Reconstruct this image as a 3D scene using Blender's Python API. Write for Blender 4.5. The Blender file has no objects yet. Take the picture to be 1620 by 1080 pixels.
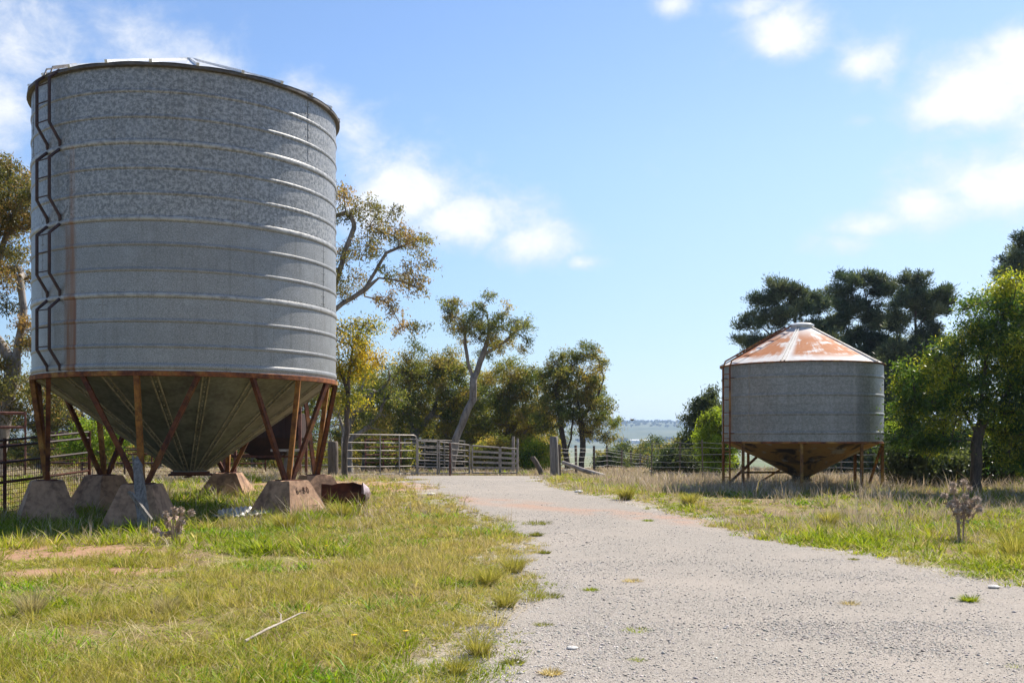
import bpy, math, random
import numpy as np
from mathutils import Vector, Matrix

# ------------------------------------------------------------------ camera, sky, sun, exposure
scene = bpy.context.scene
COL = scene.collection
R = math.radians
EYE = 1.5
F_PX, CX, HY = 1575.0, 810.0, 690.0          # focal length in photo pixels, centre column, horizon row
cam = bpy.data.cameras.new('camera')
cam.lens = 35.0; cam.sensor_width = 36.0; cam.shift_y = 150.0 / 1620.0
cam.clip_start = 0.1; cam.clip_end = 20000
cam_o = bpy.data.objects.new('camera', cam); COL.objects.link(cam_o)
cam_o.location = (0, 0, EYE); cam_o.rotation_euler = (R(90), 0, 0)
scene.camera = cam_o

SUN_AZ, SUN_EL = R(42.5), R(49)
sdir = Vector((math.sin(SUN_AZ) * math.cos(SUN_EL), math.cos(SUN_AZ) * math.cos(SUN_EL), math.sin(SUN_EL)))
sun = bpy.data.lights.new('sun', 'SUN'); sun.energy = 5.0; sun.angle = R(0.53); sun.color = (1.0, 0.93, 0.83)
sun_o = bpy.data.objects.new('sun', sun); COL.objects.link(sun_o)
sun_o.rotation_euler = sdir.to_track_quat('Z', 'Y').to_euler(); sun_o.location = (20, 30, 40)
vs = scene.view_settings
vs.view_transform = 'Standard'; vs.look = 'None'; vs.gamma = 1.0; vs.exposure = 1.02
vs.use_curve_mapping = False


class NT:
    """small helper to write node trees"""
    def __init__(s, tree):
        s.t = tree; s.t.nodes.clear(); s.L = tree.links

    def n(s, typ, ins=None, **props):
        nd = s.t.nodes.new(typ)
        for k, v in props.items(): setattr(nd, k, v)
        for k, v in (ins or {}).items(): s.put(nd.inputs[k], v)
        return nd

    def put(s, sock, v):
        if isinstance(v, bpy.types.NodeSocket): s.L.new(v, sock)
        elif isinstance(v, bpy.types.Node): s.L.new(v.outputs[0], sock)
        elif isinstance(v, tuple) and len(v) == 3 and sock.type == 'RGBA': sock.default_value = (*v, 1)
        else: sock.default_value = v

    def m(s, op, a, b=0.0, c=0.0, clamp=False):
        return s.n('ShaderNodeMath', {0: a, 1: b, 2: c}, operation=op, use_clamp=clamp).outputs[0]

    def ramp(s, v, a, b, lo=0.0, hi=1.0, smooth=True):
        nd = s.n('ShaderNodeMapRange', {'Value': v, 'From Min': a, 'From Max': b, 'To Min': lo, 'To Max': hi})
        if smooth: nd.interpolation_type = 'SMOOTHSTEP'
        return nd.outputs[0]

    def mix(s, f, a, b, blend='MIX'):
        nd = s.n('ShaderNodeMix', data_type='RGBA', blend_type=blend)
        s.put(nd.inputs[0], f); s.put(nd.inputs[6], a); s.put(nd.inputs[7], b)
        return nd.outputs[2]

    def noise(s, vec, scale, detail=4.0, rough=0.55, dim='3D', out=0, dist=0.0):
        nd = s.n('ShaderNodeTexNoise', {'Scale': scale, 'Detail': detail, 'Roughness': rough, 'Distortion': dist}, noise_dimensions=dim)
        if vec is not None: s.put(nd.inputs['Vector'], vec)
        return nd.outputs[out]

    def vor(s, vec, scale, feature='F1', out='Color', dim='3D', rand=1.0):
        nd = s.n('ShaderNodeTexVoronoi', {'Scale': scale, 'Randomness': rand}, feature=feature, voronoi_dimensions=dim)
        s.put(nd.inputs['Vector'], vec)
        return nd.outputs[out]


# ---- world: physical sky plus clouds that sit at fixed compass bearings and heights
world = bpy.data.worlds.new('World'); scene.world = world; world.use_nodes = True
w = NT(world.node_tree)
sky = w.n('ShaderNodeTexSky', sky_type='NISHITA', sun_disc=False, sun_elevation=SUN_EL, sun_rotation=SUN_AZ,
          air_density=1.0, dust_density=0.35, ozone_density=1.6, altitude=300)
tc = w.n('ShaderNodeTexCoord')
sep = w.n('ShaderNodeSeparateXYZ', {0: tc.outputs['Generated']})
az = w.m('ARCTAN2', sep.outputs[0], sep.outputs[1])
el = w.m('ARCSINE', sep.outputs[2])
CLOUDS = [  # x, y, rx, ry in photo pixels of bearing/height, weight
    (40, 60, 170, 80, .74), (230, 80, 160, 60, .78), (330, 105, 80, 32, .75), (0, 170, 70, 90, .65), (490, 155, 80, 50, .62),
    (570, 215, 65, 50, .6), (650, 300, 105, 66, 1.0), (745, 348, 125, 52, 1.0), (845, 384, 90, 40, 1.0), (920, 413, 35, 16, .8), (590,330,70,50,.8),
    (1065, 8, 40, 20, .9), (1240, 52, 65, 42, 1.05), (1195, 10, 60, 22, .7), (1370, 104, 60, 34, .8), (1400, 125, 30, 25, .55), (1362, 190, 26, 12, .5),
    (1570, 140, 130, 62, 1.15), (1610, 82, 60, 45, 1.1), (1500, 168, 80, 36, 1.0), (1580, 290, 150, 60, 1.1), (1480, 325, 110, 42, .95),
    (1380, 352, 95, 26, .8), (1330, 385, 80, 22, .6), (1700, 200, 120, 120, 1.0), (-150, 90, 160, 90, .9)]
vec_ae = w.n('ShaderNodeCombineXYZ', {0: az, 1: w.m('MULTIPLY', el, 1.35), 2: 0.0}).outputs[0]
warp = w.noise(vec_ae, 9.0, 5.0, 0.6)
warp2 = w.noise(vec_ae, 20.0, 9.0, 0.68, dist=.25)
acc = None
for (x, y, rx, ry, wt) in CLOUDS:
    a0 = math.atan((x - CX) / F_PX); c0 = math.cos(a0)
    e0 = math.atan((HY - y) / F_PX * c0)
    ra = rx / F_PX * c0 * c0; re = ry / F_PX * c0
    da = w.m('MULTIPLY', w.m('SUBTRACT', az, a0), 1 / ra)
    de = w.m('MULTIPLY', w.m('SUBTRACT', el, e0), 1 / re)
    q = w.m('MULTIPLY_ADD', de, de, w.m('MULTIPLY', da, da))
    v = w.m('MULTIPLY', w.m('POWER', 2.718, w.m('MULTIPLY', q, -0.9)), wt)
    acc = v if acc is None else w.m('MAXIMUM', acc, v)
# loose cloud in the rest of the sky (behind and beside the viewer)
away = w.ramp(w.m('ABSOLUTE', az), 0.65, 1.0)
acc = w.m('MAXIMUM', acc, w.m('MULTIPLY', away, w.ramp(w.noise(vec_ae, 4.0, 3.0), .62, .85, 0, .6)))
dens = w.m('ADD', acc, w.m('MULTIPLY_ADD', warp, 1.0, w.m('MULTIPLY_ADD', warp2, 1.15, -1.0)))
cover = w.ramp(dens, 0.22, 1.12)
veil = w.m('MULTIPLY', w.ramp(az, -0.35, 0.5), w.ramp(el, 0.5, 0.05))
veil = w.m('MULTIPLY', veil, 0.36)
skyc = w.mix(1.0, sky.outputs[0], (.96, 1.05, 1.17), 'MULTIPLY')
skyc = w.mix(w.ramp(el, .30, .0), skyc, w.mix(1.0, skyc, (.66, .68, .72), 'MULTIPLY'))
cl_col = w.mix(w.ramp(dens, 0.4, 1.2), (5.6, 5.9, 6.4), (7.3, 7.35, 7.4))
c1 = w.mix(veil, skyc, (6.0, 6.4, 6.8))
c2 = w.mix(w.m('MULTIPLY', cover, 0.93), c1, cl_col)
bg = w.n('ShaderNodeBackground', {'Color': c2, 'Strength': 0.075})
w.n('ShaderNodeOutputWorld', {'Surface': bg})

# ------------------------------------------------------------------ noise, ground shape
def vnoise(x, y, s, seed=0):
    x = np.asarray(x, float) / s; y = np.asarray(y, float) / s
    xi = np.floor(x).astype(np.int64); yi = np.floor(y).astype(np.int64)
    xf = x - xi; yf = y - yi
    u = xf * xf * (3 - 2 * xf); v = yf * yf * (3 - 2 * yf)
    def h(a, b):
        n = (a * 374761393 + b * 668265263 + seed * 1274126177) & 0x7fffffff
        n = ((n ^ (n >> 13)) * 1274126177) & 0x7fffffff
        return ((n ^ (n >> 16)) & 0xffff) / 65535.0
    return (h(xi, yi) * (1 - u) + h(xi + 1, yi) * u) * (1 - v) + (h(xi, yi + 1) * (1 - u) + h(xi + 1, yi + 1) * u) * v


def fbm(x, y, s, seed=0, o=4):
    t = 0; a = 0.5
    for k in range(o):
        t = t + a * vnoise(x, y, s / 2 ** k, seed + k * 17); a *= 0.5
    return t / (1 - 0.5 ** o)


def sstep(a, b, x):
    t = np.clip((np.asarray(x, float) - a) / (b - a), 0, 1)
    return t * t * (3 - 2 * t)


def ground(x, y):
    x = np.asarray(x, float); y = np.asarray(y, float)
    z = 0.26 * sstep(14, 22, y) * (1 - .9 * sstep(-2.5, -7, x) * sstep(22, 18.5, y)) - 0.36 * sstep(26, 42, y)
    z = z - 0.6 * sstep(42, 70, y) - 1.4 * sstep(60, 110, y) - 9 * sstep(90, 320, y) - 8 * sstep(300, 1200, y)
    far = sstep(30, 60, y)
    z = z + (fbm(x, y, 5.0, 3) - .5) * (0.16 + 1.2 * sstep(60, 300, y)) * (0.45 + far)
    return z - 0.07 * sstep(-4, -8, x) * sstep(13, 16, y) * sstep(22, 19, y)


def gz(x, y): return float(ground(x, y))


def P(px, py, d):
    """the point seen in the photo at column px, row py, d metres in front"""
    return Vector(((px - CX) * d / F_PX, d, EYE + (HY - py) * d / F_PX))


def PX(px, d): return (px - CX) * d / F_PX


def unproj(px, py):
    d = 1.5 * F_PX / max(py - HY, 1)
    for _ in range(30):
        d = 0.5 * d + 0.5 * (EYE - gz(PX(px, d), d)) * F_PX / (py - HY)
    return PX(px, d), d


# track edges as functions of distance
_le = [unproj(*p) for p in [(600, 1250), (705, 1080), (745, 1035), (775, 985), (822, 935), (832, 890), (815, 850), (775, 822), (735, 800), (700, 782), (680, 770)]]
_re = [unproj(*p) for p in [(2100, 1080), (1830, 990), (1620, 938), (1450, 903), (1300, 868), (1180, 842), (1080, 814), (1000, 797), (910, 778), (860, 768)]]
LY = np.array([-40] + [p[1] for p in _le] + [34, 60]); LX = np.array([-1.2] + [p[0] for p in _le] + [-4.2, -4.0])
RY = np.array([-40] + [p[1] for p in _re] + [36, 60]); RX = np.array([7.0] + [p[0] for p in _re] + [1.0, 1.6])
TRACK_END = 39.0


def edges(y):
    y = np.asarray(y, float)
    l = np.interp(y, LY, LX) + (fbm(y, y * 0, 1.3, 51, 3) - .5) * .9
    r = np.interp(y, RY, RX) + (fbm(y, y * 0, 1.6, 77, 3) - .5) * .8
    return l, r


def off_track(x, y):
    """metres outside the track (negative on it)"""
    l, r = edges(y)
    d = np.maximum(l - x, x - r)
    return np.where(y > TRACK_END, np.maximum(d, y - TRACK_END), d)


DIRT = [(*unproj(70, 876), 1.5, 1.0), (*unproj(135, 904), .9, .4), (*unproj(560, 766), 3.0, 2.2), (*unproj(650, 768), 2.4, 2.6)]


def bare(x, y):
    b = np.zeros_like(np.asarray(x, float))
    for (cx, cy, rx, ry) in DIRT:
        q = ((x - cx) / rx) ** 2 + ((y - cy) / ry) ** 2
        b = np.maximum(b, sstep(1.3, .5, q + (fbm(x, y, .7, 9) - .5) * 2.2))
    return b


# ------------------------------------------------------------------ mesh helpers
def pick(pal, f, nr):
    pa = np.array(pal); q = np.clip(f, 0, .999) * (len(pa) - 1); i = q.astype(int); t_ = (q - i)[:, None]
    return (pa[i] * (1 - t_) + pa[i + 1] * t_) * np.clip(nr.normal(1, .2, (len(f), 1)), .5, 1.6)


class MB:
    def __init__(s): s.v = []; s.f = []

    def add(s, vs_, fs):
        o = len(s.v); s.v += [tuple(p) for p in vs_]; s.f += [tuple(i + o for i in f) for f in fs]; return s

    def box(s, c, size, rz=0.0):
        cx, cy, cz = c; hx, hy, hz = [q / 2 for q in size]; ca, sa = math.cos(rz), math.sin(rz)
        pts = [(cx + x * ca - y * sa, cy + x * sa + y * ca, cz + z) for z in (-hz, hz) for x, y in ((-hx, -hy), (hx, -hy), (hx, hy), (-hx, hy))]
        return s.add(pts, [(3, 2, 1, 0), (4, 5, 6, 7), (0, 1, 5, 4), (1, 2, 6, 5), (2, 3, 7, 6), (3, 0, 4, 7)])

    def tube(s, pts, rad, n=8, rot=0.0, cap=True, jit=0.0, rng=None):
        pts = [Vector(p) for p in pts]; m = len(pts)
        if not hasattr(rad, '__len__'): rad = [rad] * m
        up = Vector((0, 0, 1)); vs_ = []; prev = None
        for i, p in enumerate(pts):
            t = (pts[min(i + 1, m - 1)] - pts[max(i - 1, 0)])
            if t.length < 1e-9: t = Vector((0, 0, 1))
            t.normalize()
            if prev is None:
                a = t.cross(up if abs(t.z) < .95 else Vector((1, 0, 0))).normalized()
            else:
                a = (prev - t * prev.dot(t))
                a = a.normalized() if a.length > 1e-6 else t.orthogonal().normalized()
            prev = a; b = t.cross(a)
            for k in range(n):
                an = rot + 2 * math.pi * k / n
                rr = rad[i] * (1 + (rng.uniform(-jit, jit) if jit else 0))
                vs_.append(p + (a * math.cos(an) + b * math.sin(an)) * rr)
        fs = [(i * n + k, i * n + (k + 1) % n, (i + 1) * n + (k + 1) % n, (i + 1) * n + k) for i in range(m - 1) for k in range(n)]
        if cap: fs += [tuple(range(n - 1, -1, -1)), tuple(range((m - 1) * n, m * n))]
        return s.add(vs_, fs)

    def bar(s, a, b, wd, ht=None):
        """square bar from a to b"""
        a, b = Vector(a), Vector(b); ht = ht or wd; t = (b - a).normalized()
        u = t.cross(Vector((0, 0, 1)) if abs(t.z) < .98 else Vector((0, 1, 0))).normalized(); q = t.cross(u)
        pts = [p + u * (sx * wd / 2) + q * (sy * ht / 2) for p in (a, b) for sx, sy in ((-1, -1), (1, -1), (1, 1), (-1, 1))]
        return s.add(pts, [(3, 2, 1, 0), (4, 5, 6, 7), (0, 1, 5, 4), (1, 2, 6, 5), (2, 3, 7, 6), (3, 0, 4, 7)])

    def lathe(s, prof, n=64, wob=None, cap0=False, cap1=False):
        m = len(prof); vs_ = []
        for (r, z) in prof:
            for k in range(n):
                an = 2 * math.pi * k / n; rr = r * (1 + (wob(an, z) if wob else 0))
                vs_.append((rr * math.cos(an), rr * math.sin(an), z))
        fs = [(i * n + k, i * n + (k + 1) % n, (i + 1) * n + (k + 1) % n, (i + 1) * n + k) for i in range(m - 1) for k in range(n)]
        if cap0: fs.append(tuple(range(n - 1, -1, -1)))
        if cap1: fs.append(tuple(range((m - 1) * n, m * n)))
        return s.add(vs_, fs)

    def blob(s, c, r, n=8, m=6, sc=(1, 1, 1), jit=0.0, rng=None):
        vs_ = []
        for i in range(m + 1):
            th = math.pi * i / m
            for k in range(n):
                ph = 2 * math.pi * k / n; q = r * (1 + (rng.uniform(-jit, jit) if jit else 0))
                vs_.append((c[0] + q * sc[0] * math.sin(th) * math.cos(ph), c[1] + q * sc[1] * math.sin(th) * math.sin(ph), c[2] + q * sc[2] * math.cos(th)))
        return s.add(vs_, [(i * n + k, (i + 1) * n + k, (i + 1) * n + (k + 1) % n, i * n + (k + 1) % n) for i in range(m) for k in range(n)])

    def build(s, name, mat, parent=None, smooth=None, loc=None):
        me = bpy.data.meshes.new(name); me.from_pydata(s.v, [], s.f); me.materials.append(mat)
        if smooth is not None:
            me.polygons.foreach_set('use_smooth', [True] * len(me.polygons)); me.set_sharp_from_angle(angle=R(smooth))
        me.update()
        o = bpy.data.objects.new(name, me); COL.objects.link(o)
        if parent is not None: o.parent = parent
        if loc is not None: o.location = loc
        return o


def np_mesh(name, V, faces, mat, parent=None, col=None, smooth=False):
    """V (n,3); faces = list of (count_per_face, index array (m,count)); col (n,3) linear"""
    me = bpy.data.meshes.new(name)
    me.vertices.add(len(V)); me.vertices.foreach_set('co', np.ascontiguousarray(V, np.float32).ravel())
    nl = sum(f.size for f in faces); npoly = sum(len(f) for f in faces)
    me.loops.add(nl); me.polygons.add(npoly)
    me.loops.foreach_set('vertex_index', np.concatenate([f.ravel() for f in faces]).astype(np.int32))
    tot = np.concatenate([np.full(len(f), f.shape[1]) for f in faces]).astype(np.int32)
    me.polygons.foreach_set('loop_start', (np.cumsum(tot) - tot).astype(np.int32))
    me.update(calc_edges=True)
    if smooth: me.polygons.foreach_set('use_smooth', np.ones(npoly, bool))
    if col is not None:
        at = me.color_attributes.new('col', 'FLOAT_COLOR', 'POINT')
        at.data.foreach_set('color', np.concatenate([col, np.ones((len(col), 1))], 1).astype(np.float32).ravel())
    me.materials.append(mat); me.validate()
    o = bpy.data.objects.new(name, me); COL.objects.link(o)
    if parent is not None: o.parent = parent
    return o


def tag(o, label=None, cat=None, group=None, kind=None):
    if label: o['label'] = label
    if cat: o['category'] = cat
    if group: o['group'] = group
    if kind: o['kind'] = kind
    return o


def thing(name, label, cat, loc=(0, 0, 0), rz=0.0, group=None):
    o = bpy.data.objects.new(name, None); COL.objects.link(o); o.empty_display_size = .2
    o.location = loc; o.rotation_euler = (0, 0, rz)
    return tag(o, label, cat, group)


def material(name, fn):
    m = bpy.data.materials.new(name); m.use_nodes = True; t = NT(m.node_tree)
    out = t.n('ShaderNodeOutputMaterial'); fn(t, out); return m


def pbr(t, out, col, rough=.6, metal=0.0, bump=None, bstr=.3, bdist=.01, spec=.5):
    b = t.n('ShaderNodeBsdfPrincipled', {'Base Color': col, 'Roughness': rough, 'Metallic': metal, 'Specular IOR Level': spec})
    if bump is not None:
        bn = t.n('ShaderNodeBump', {'Height': bump, 'Strength': bstr, 'Distance': bdist}); t.L.new(bn.outputs[0], b.inputs['Normal'])
    t.L.new(b.outputs[0], out.inputs['Surface']); return b


def objco(t): return t.n('ShaderNodeTexCoord').outputs['Object']


def geopos(t): return t.n('ShaderNodeNewGeometry').outputs['Position']


# ------------------------------------------------------------------ materials
def leaf_mat(name, trans=.4, gloss=.06, rough=.45, tint=(1.0, 1.0, 0.6)):
    def fn(t, out):
        c = t.n('ShaderNodeAttribute', attribute_name='col').outputs['Color']
        d = t.n('ShaderNodeBsdfDiffuse', {'Color': c})
        tc_ = t.mix(1.0, c, tint, 'MULTIPLY')
        tr = t.n('ShaderNodeBsdfTranslucent', {'Color': tc_})
        g = t.n('ShaderNodeBsdfGlossy', {'Color': (1, 1, 1), 'Roughness': rough})
        m1 = t.n('ShaderNodeMixShader', {0: trans, 1: d, 2: tr})
        m2 = t.n('ShaderNodeMixShader', {0: gloss, 1: m1, 2: g})
        t.L.new(m2.outputs[0], out.inputs['Surface'])
    return material(name, fn)


def galv(name, RR, z0, pitch, streaks=(), dark=1.0, coarse_above=None, hop=False):
    def fn(t, out):
        co = objco(t); sp = t.n('ShaderNodeSeparateXYZ', {0: co}); z = sp.outputs[2]
        an = t.m('ARCTAN2', sp.outputs[1], sp.outputs[0])
        uv = t.n('ShaderNodeCombineXYZ', {0: t.m('MULTIPLY', an, RR), 1: z, 2: 0.0}).outputs[0]
        big = t.noise(uv, 3.0, 5, .6)
        warpv = t.n('ShaderNodeVectorMath', {0: uv, 1: t.n('ShaderNodeVectorMath', {0: t.noise(uv, 22, 3, out=1), 'Scale': .06}, operation='SCALE')}, operation='ADD').outputs[0]
        v1 = t.n('ShaderNodeSeparateColor', {0: t.vor(warpv, 30)}).outputs[0]
        v2 = t.n('ShaderNodeSeparateColor', {0: t.vor(uv, 95)}).outputs[1]
        n1 = t.noise(uv, 14, 5, .7)
        coarse = t.m('ADD', t.m('MULTIPLY', v1, .45), t.m('MULTIPLY_ADD', n1, 1.5, -.55))
        blot = t.ramp(t.noise(uv, 15, 8, .82), .44, .57)
        coarse = t.m('MULTIPLY_ADD', v2, .16, t.m('MULTIPLY_ADD', blot, .72, t.m('MULTIPLY', v1, .12)))
        fine = t.m('ADD', t.m('MULTIPLY', v2, .42), t.m('MULTIPLY_ADD', t.noise(uv, 48, 4, .7), 1.5, -.55))
        if coarse_above is not None:
            f = t.ramp(z, coarse_above - .01, coarse_above + .01)
            sp_ = t.m('ADD', t.m('MULTIPLY', coarse, f), t.m('MULTIPLY', fine, t.m('SUBTRACT', 1.0, f)))
            lo = t.mix(f, tuple(q * dark for q in (.125, .128, .124)), tuple(q * dark for q in (.11, .114, .114)))
            hi = t.mix(f, tuple(q * dark for q in (.42, .415, .40)), tuple(q * dark for q in (.39, .388, .376)))
        else:
            sp_ = t.m('ADD', t.m('MULTIPLY', coarse, .45), t.m('MULTIPLY', fine, .55))
            lo = tuple(q * dark for q in (.11, .113, .11)); hi = tuple(q * dark for q in (.42, .418, .40))
        c = t.mix(t.m('MULTIPLY', sp_, 1.0, clamp=True), lo, hi)
        # each sheet band has its own tone
        band = t.n('ShaderNodeTexWhiteNoise', {'W': t.m('FLOOR', t.m('DIVIDE', t.m('SUBTRACT', z, z0), pitch))}, noise_dimensions='1D').outputs[0]
        c = t.mix(1.0, c, t.n('ShaderNodeCombineColor', {0: t.m('MULTIPLY_ADD', band, .14, .93), 1: t.m('MULTIPLY_ADD', band, .13, .935), 2: t.m('MULTIPLY_ADD', band, .12, .94)}).outputs[0], 'MULTIPLY')
        # long run-off streaks and grime
        sv = t.n('ShaderNodeCombineXYZ', {0: t.m('MULTIPLY', an, RR * 9), 1: t.m('MULTIPLY', z, .5), 2: 0.0}).outputs[0]
        st = t.ramp(t.noise(sv, 1.0, 5, .65), .50, .72)
        c = t.mix(t.m('MULTIPLY', st, .38), c, (.13, .122, .108))
        c = t.mix(t.m('MULTIPLY', t.ramp(big, .45, .75), .25), c, (.42, .43, .44))
        # rust dirt clinging along the ribs
        fr = t.m('FRACT', t.m('DIVIDE', t.m('SUBTRACT', z, z0), pitch))
        rl = t.m('MULTIPLY', t.m('MAXIMUM', t.ramp(fr, .955, .985), t.ramp(fr, .05, .02)), t.ramp(t.noise(uv, 5, 4), .38, .62))
        c = t.mix(t.m('MULTIPLY', rl, .3), c, (.10, .082, .07))
        fr3 = t.m('FRACT', t.m('DIVIDE', t.m('SUBTRACT', z, z0), pitch * 3)); mj = t.m('MULTIPLY', t.m('MAXIMUM', t.ramp(fr3, .975, .985), t.ramp(fr3, .03, .02)), t.ramp(t.noise(uv, 6, 4), .35, .6))
        c = t.mix(t.m('MULTIPLY', mj, .55 if coarse_above is not None else 0.0), c, (.50, .48, .44))
        for (a0, wd, s, zt, colr) in streaks:
            dd = t.m('ABSOLUTE', t.m('SUBTRACT', an, a0))
            k = t.m('MULTIPLY', t.ramp(dd, wd, wd * .3), t.ramp(t.noise(sv, 1.7, 4, .6), .34, .62, .35, 1.0))
            if zt is not None: k = t.m('MULTIPLY', k, t.ramp(z, zt + .02, zt - .03))
            c = t.mix(t.m('MULTIPLY', k, s), c, colr)
        pbr(t, out, c, t.m('MULTIPLY_ADD', sp_,   .10, .38), .25, bump=t.noise(uv, 2.2, 3), bstr=.12, bdist=.05)
    return material(name, fn)


def rust(name, cols=((.30, .10, .03), (.075, .028, .018), (.44, .24, .06)), yel=.5, rough=.85, scale=6.0):
    def fn(t, out):
        co = geopos(t)
        n1 = t.noise(co, scale * .8, 7, .72); n2 = t.noise(co, scale * .35, 5, .65); n3 = t.noise(co, scale * 6, 3)
        c = t.mix(t.ramp(n1, .35, .65), cols[0], cols[1])
        c = t.mix(t.m('MULTIPLY', t.ramp(n2, .5, .66), yel), c, cols[2])
        c = t.mix(t.ramp(n3, .35, .75, 0, .35), c, (.05, .02, .014))
        pbr(t, out, c, rough, 0, bump=n1, bstr=.4, bdist=.01, spec=.25)
    return material(name, fn)


def simple(name, c0, c1, scale=8, rough=.7, metal=0.0, bstr=.3, stretch=None, spec=.4, pos=False, detail=5):
    def fn(t, out):
        co = geopos(t) if pos else objco(t)
        if stretch: co = t.n('ShaderNodeMapping', {'Vector': co, 'Scale': stretch}).outputs[0]
        n = t.noise(co, scale, detail, .65); n2 = t.noise(co, scale * 5, 3)
        c = t.mix(t.ramp(t.m('MULTIPLY_ADD', n2, .35, t.m('MULTIPLY', n, .75)), .35, .7), c0, c1)
        pbr(t, out, c, rough, metal, bump=n, bstr=bstr, bdist=.015, spec=spec)
    return material(name, fn)


M = {}
M['gum_leaf'] = leaf_mat('gum foliage', .50, .015, .42)
M['green_leaf'] = leaf_mat('green foliage', .62, .012)
M['broad_leaf'] = leaf_mat('broad glossy foliage', .50, .03, .35)
M['pine_leaf'] = leaf_mat('pine needles', .26, .03)
M['grass'] = leaf_mat('grass blades', .50, .010, .5, (1.0, 1.0, .7))
M['dry'] = leaf_mat('dry grass stalks', .3, .03, .5, (1.0, .95, .85))
M['bark_gum'] = simple('gum bark', (.09, .075, .062), (.28, .25, .225), 3.0, .85, stretch=(2, 2, .5), pos=True)
M['bark_dark'] = simple('dark bark', (.035, .028, .022), (.11, .085, .065), 6.0, .9, stretch=(2, 2, .5), pos=True)
M['rust'] = rust('rusty steel', yel=.75)
M['rust_gold'] = rust('golden rusty steel', ((.36, .16, .035), (.13, .05, .02), (.50, .29, .07)), .8)
M['rust_red'] = rust('red brown rusty steel', ((.17, .055, .022), (.055, .022, .015), (.30, .14, .04)), .55)
M['rust_bin'] = rust('old dark bin steel', ((.035, .016, .012), (.016, .010, .009), (.07, .03, .018)), .3)
M['rust_dark'] = rust('dark rusty steel', ((.12, .04, .022), (.04, .018, .014), (.2, .08, .03)), .4)
M['rust_yellow'] = rust('yellowed rusty steel', ((.24, .12, .04), (.10, .045, .02), (.40, .27, .07)), .9)
M['rust_pipe'] = rust('red brown pipe', ((.20, .08, .06), (.10, .045, .035), (.30, .16, .12)), .6)
M['rail'] = simple('galvanised rails', (.17, .148, .13), (.36, .32, .285), 5.0, .5, .35, .1, pos=True)
M['eave'] = simple('dark weathered eave iron', (.05, .042, .036), (.13, .115, .10), 4, .6, .2, .1)
M['seam'] = simple('brown stained seam', (.13, .11, .07), (.36, .31, .21), 6, .7)
M['sheen_cap'] = simple('purplish drum end with painted sheen', (.16, .085, .08), (.50, .42, .42), 5, .4, .1, .1)  # drum end's sunlit shine put into its base colour, paler than the shell
M['timber'] = simple('weathered grey timber', (.06, .053, .047), (.235, .215, .195), 3.0, .9, stretch=(9, 9, .6), bstr=.8)
M['timber_dark'] = simple('dark old timber', (.05, .04, .032), (.16, .125, .10), 3.0, .9, stretch=(9, 9, .6), bstr=.8)
M['log'] = simple('grey weathered log', (.16, .13, .11), (.36, .32, .29), 4.0, .9, pos=True, bstr=.6)
M['white_stick'] = simple('bleached dead branch', (.22, .175, .135), (.42, .37, .31), 6.0, .9, pos=True, bstr=.6)
M['concrete'] = simple('stained concrete', (.12, .07, .045), (.44, .27, .165), 2.2, .95, pos=True, bstr=.5, detail=8)
M['paint_red'] = simple('dark red paint', (.10, .02, .012), (.17, .035, .02), 9, .8)
M['black_iron'] = simple('dark iron rail', (.022, .014, .014), (.06, .03, .026), 9, .6, pos=True)
M['wire'] = simple('galvanised wire', (.30, .29, .28), (.55, .54, .52), 9, .5, .5, 0, pos=True)
M['sheet_white'] = simple('flaking pale roofing iron', (.34, .29, .24), (.68, .66, .62), 3.0, .6, pos=True)
M['stone'] = simple('pale stone', (.36, .34, .31), (.60, .58, .55), 14, .9)
M['white_wall'] = simple('white shed wall', (.66, .66, .66), (.75, .75, .75), 1, .6)
M['red_roof'] = simple('grey shed roof', (.5, .5, .52), (.6, .6, .62), 1, .5)
M['seed'] = simple('dried thistle head', (.24, .16, .11), (.60, .47, .36), 60, .95, bstr=.9)
M['stem'] = simple('dried thistle stem', (.20, .13, .10), (.42, .31, .23), 20, .95)
M['petal'] = simple('yellow petal', (.75, .48, .01), (.8, .55, .02), 20, .7)
M['feather'] = simple('dark feathers', (.03, .03, .03), (.07, .065, .06), 20, .7)


def _ground_mat(t, out):
    p = geopos(t)
    a = t.n('ShaderNodeAttribute', attribute_name='col').outputs['Color']       # r bare red dirt, g spilled gravel, b far pasture
    s = t.n('ShaderNodeSeparateColor', {0: a})
    n1 = t.noise(p, 1.1, 5, .6); n2 = t.noise(p, 9, 5, .65); n3 = t.noise(p, 70, 3, .6)
    soil = t.mix(n2, (.085, .058, .03), (.25, .175, .085))
    soil = t.mix(t.ramp(n1, .42, .62, 0, .75), soil, t.mix(n2, (.11, .125, .025), (.25, .24, .06)))
    soil = t.mix(t.ramp(n3, .45, .8, 0, .5), soil, (.33, .27, .17))
    red = t.mix(n2, (.235, .13, .075), (.38, .235, .15))
    red = t.mix(t.ramp(n3, .5, .8, 0, .5), red, (.24, .12, .07))
    v = t.n('ShaderNodeSeparateColor', {0: t.vor(p, 38)}).outputs[0]
    grav = t.mix(v, (.16, .14, .125), (.46, .42, .38))
    past = t.mix(t.ramp(t.noise(p, .004, 6, .6), .4, .62), (.10, .125, .05), (.17, .165, .085))
    past = t.mix(t.ramp(t.noise(p, .03, 5, .7), .55, .68), past, (.05, .06, .03))
    c = t.mix(s.outputs[0], soil, red)
    c = t.mix(s.outputs[1], c, grav)
    c = t.mix(s.outputs[2], c, past)
    pbr(t, out, c, .95, 0, bump=t.m('ADD', n2, t.m('MULTIPLY', n3, .4)), bstr=.6, bdist=.04, spec=.2)


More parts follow.
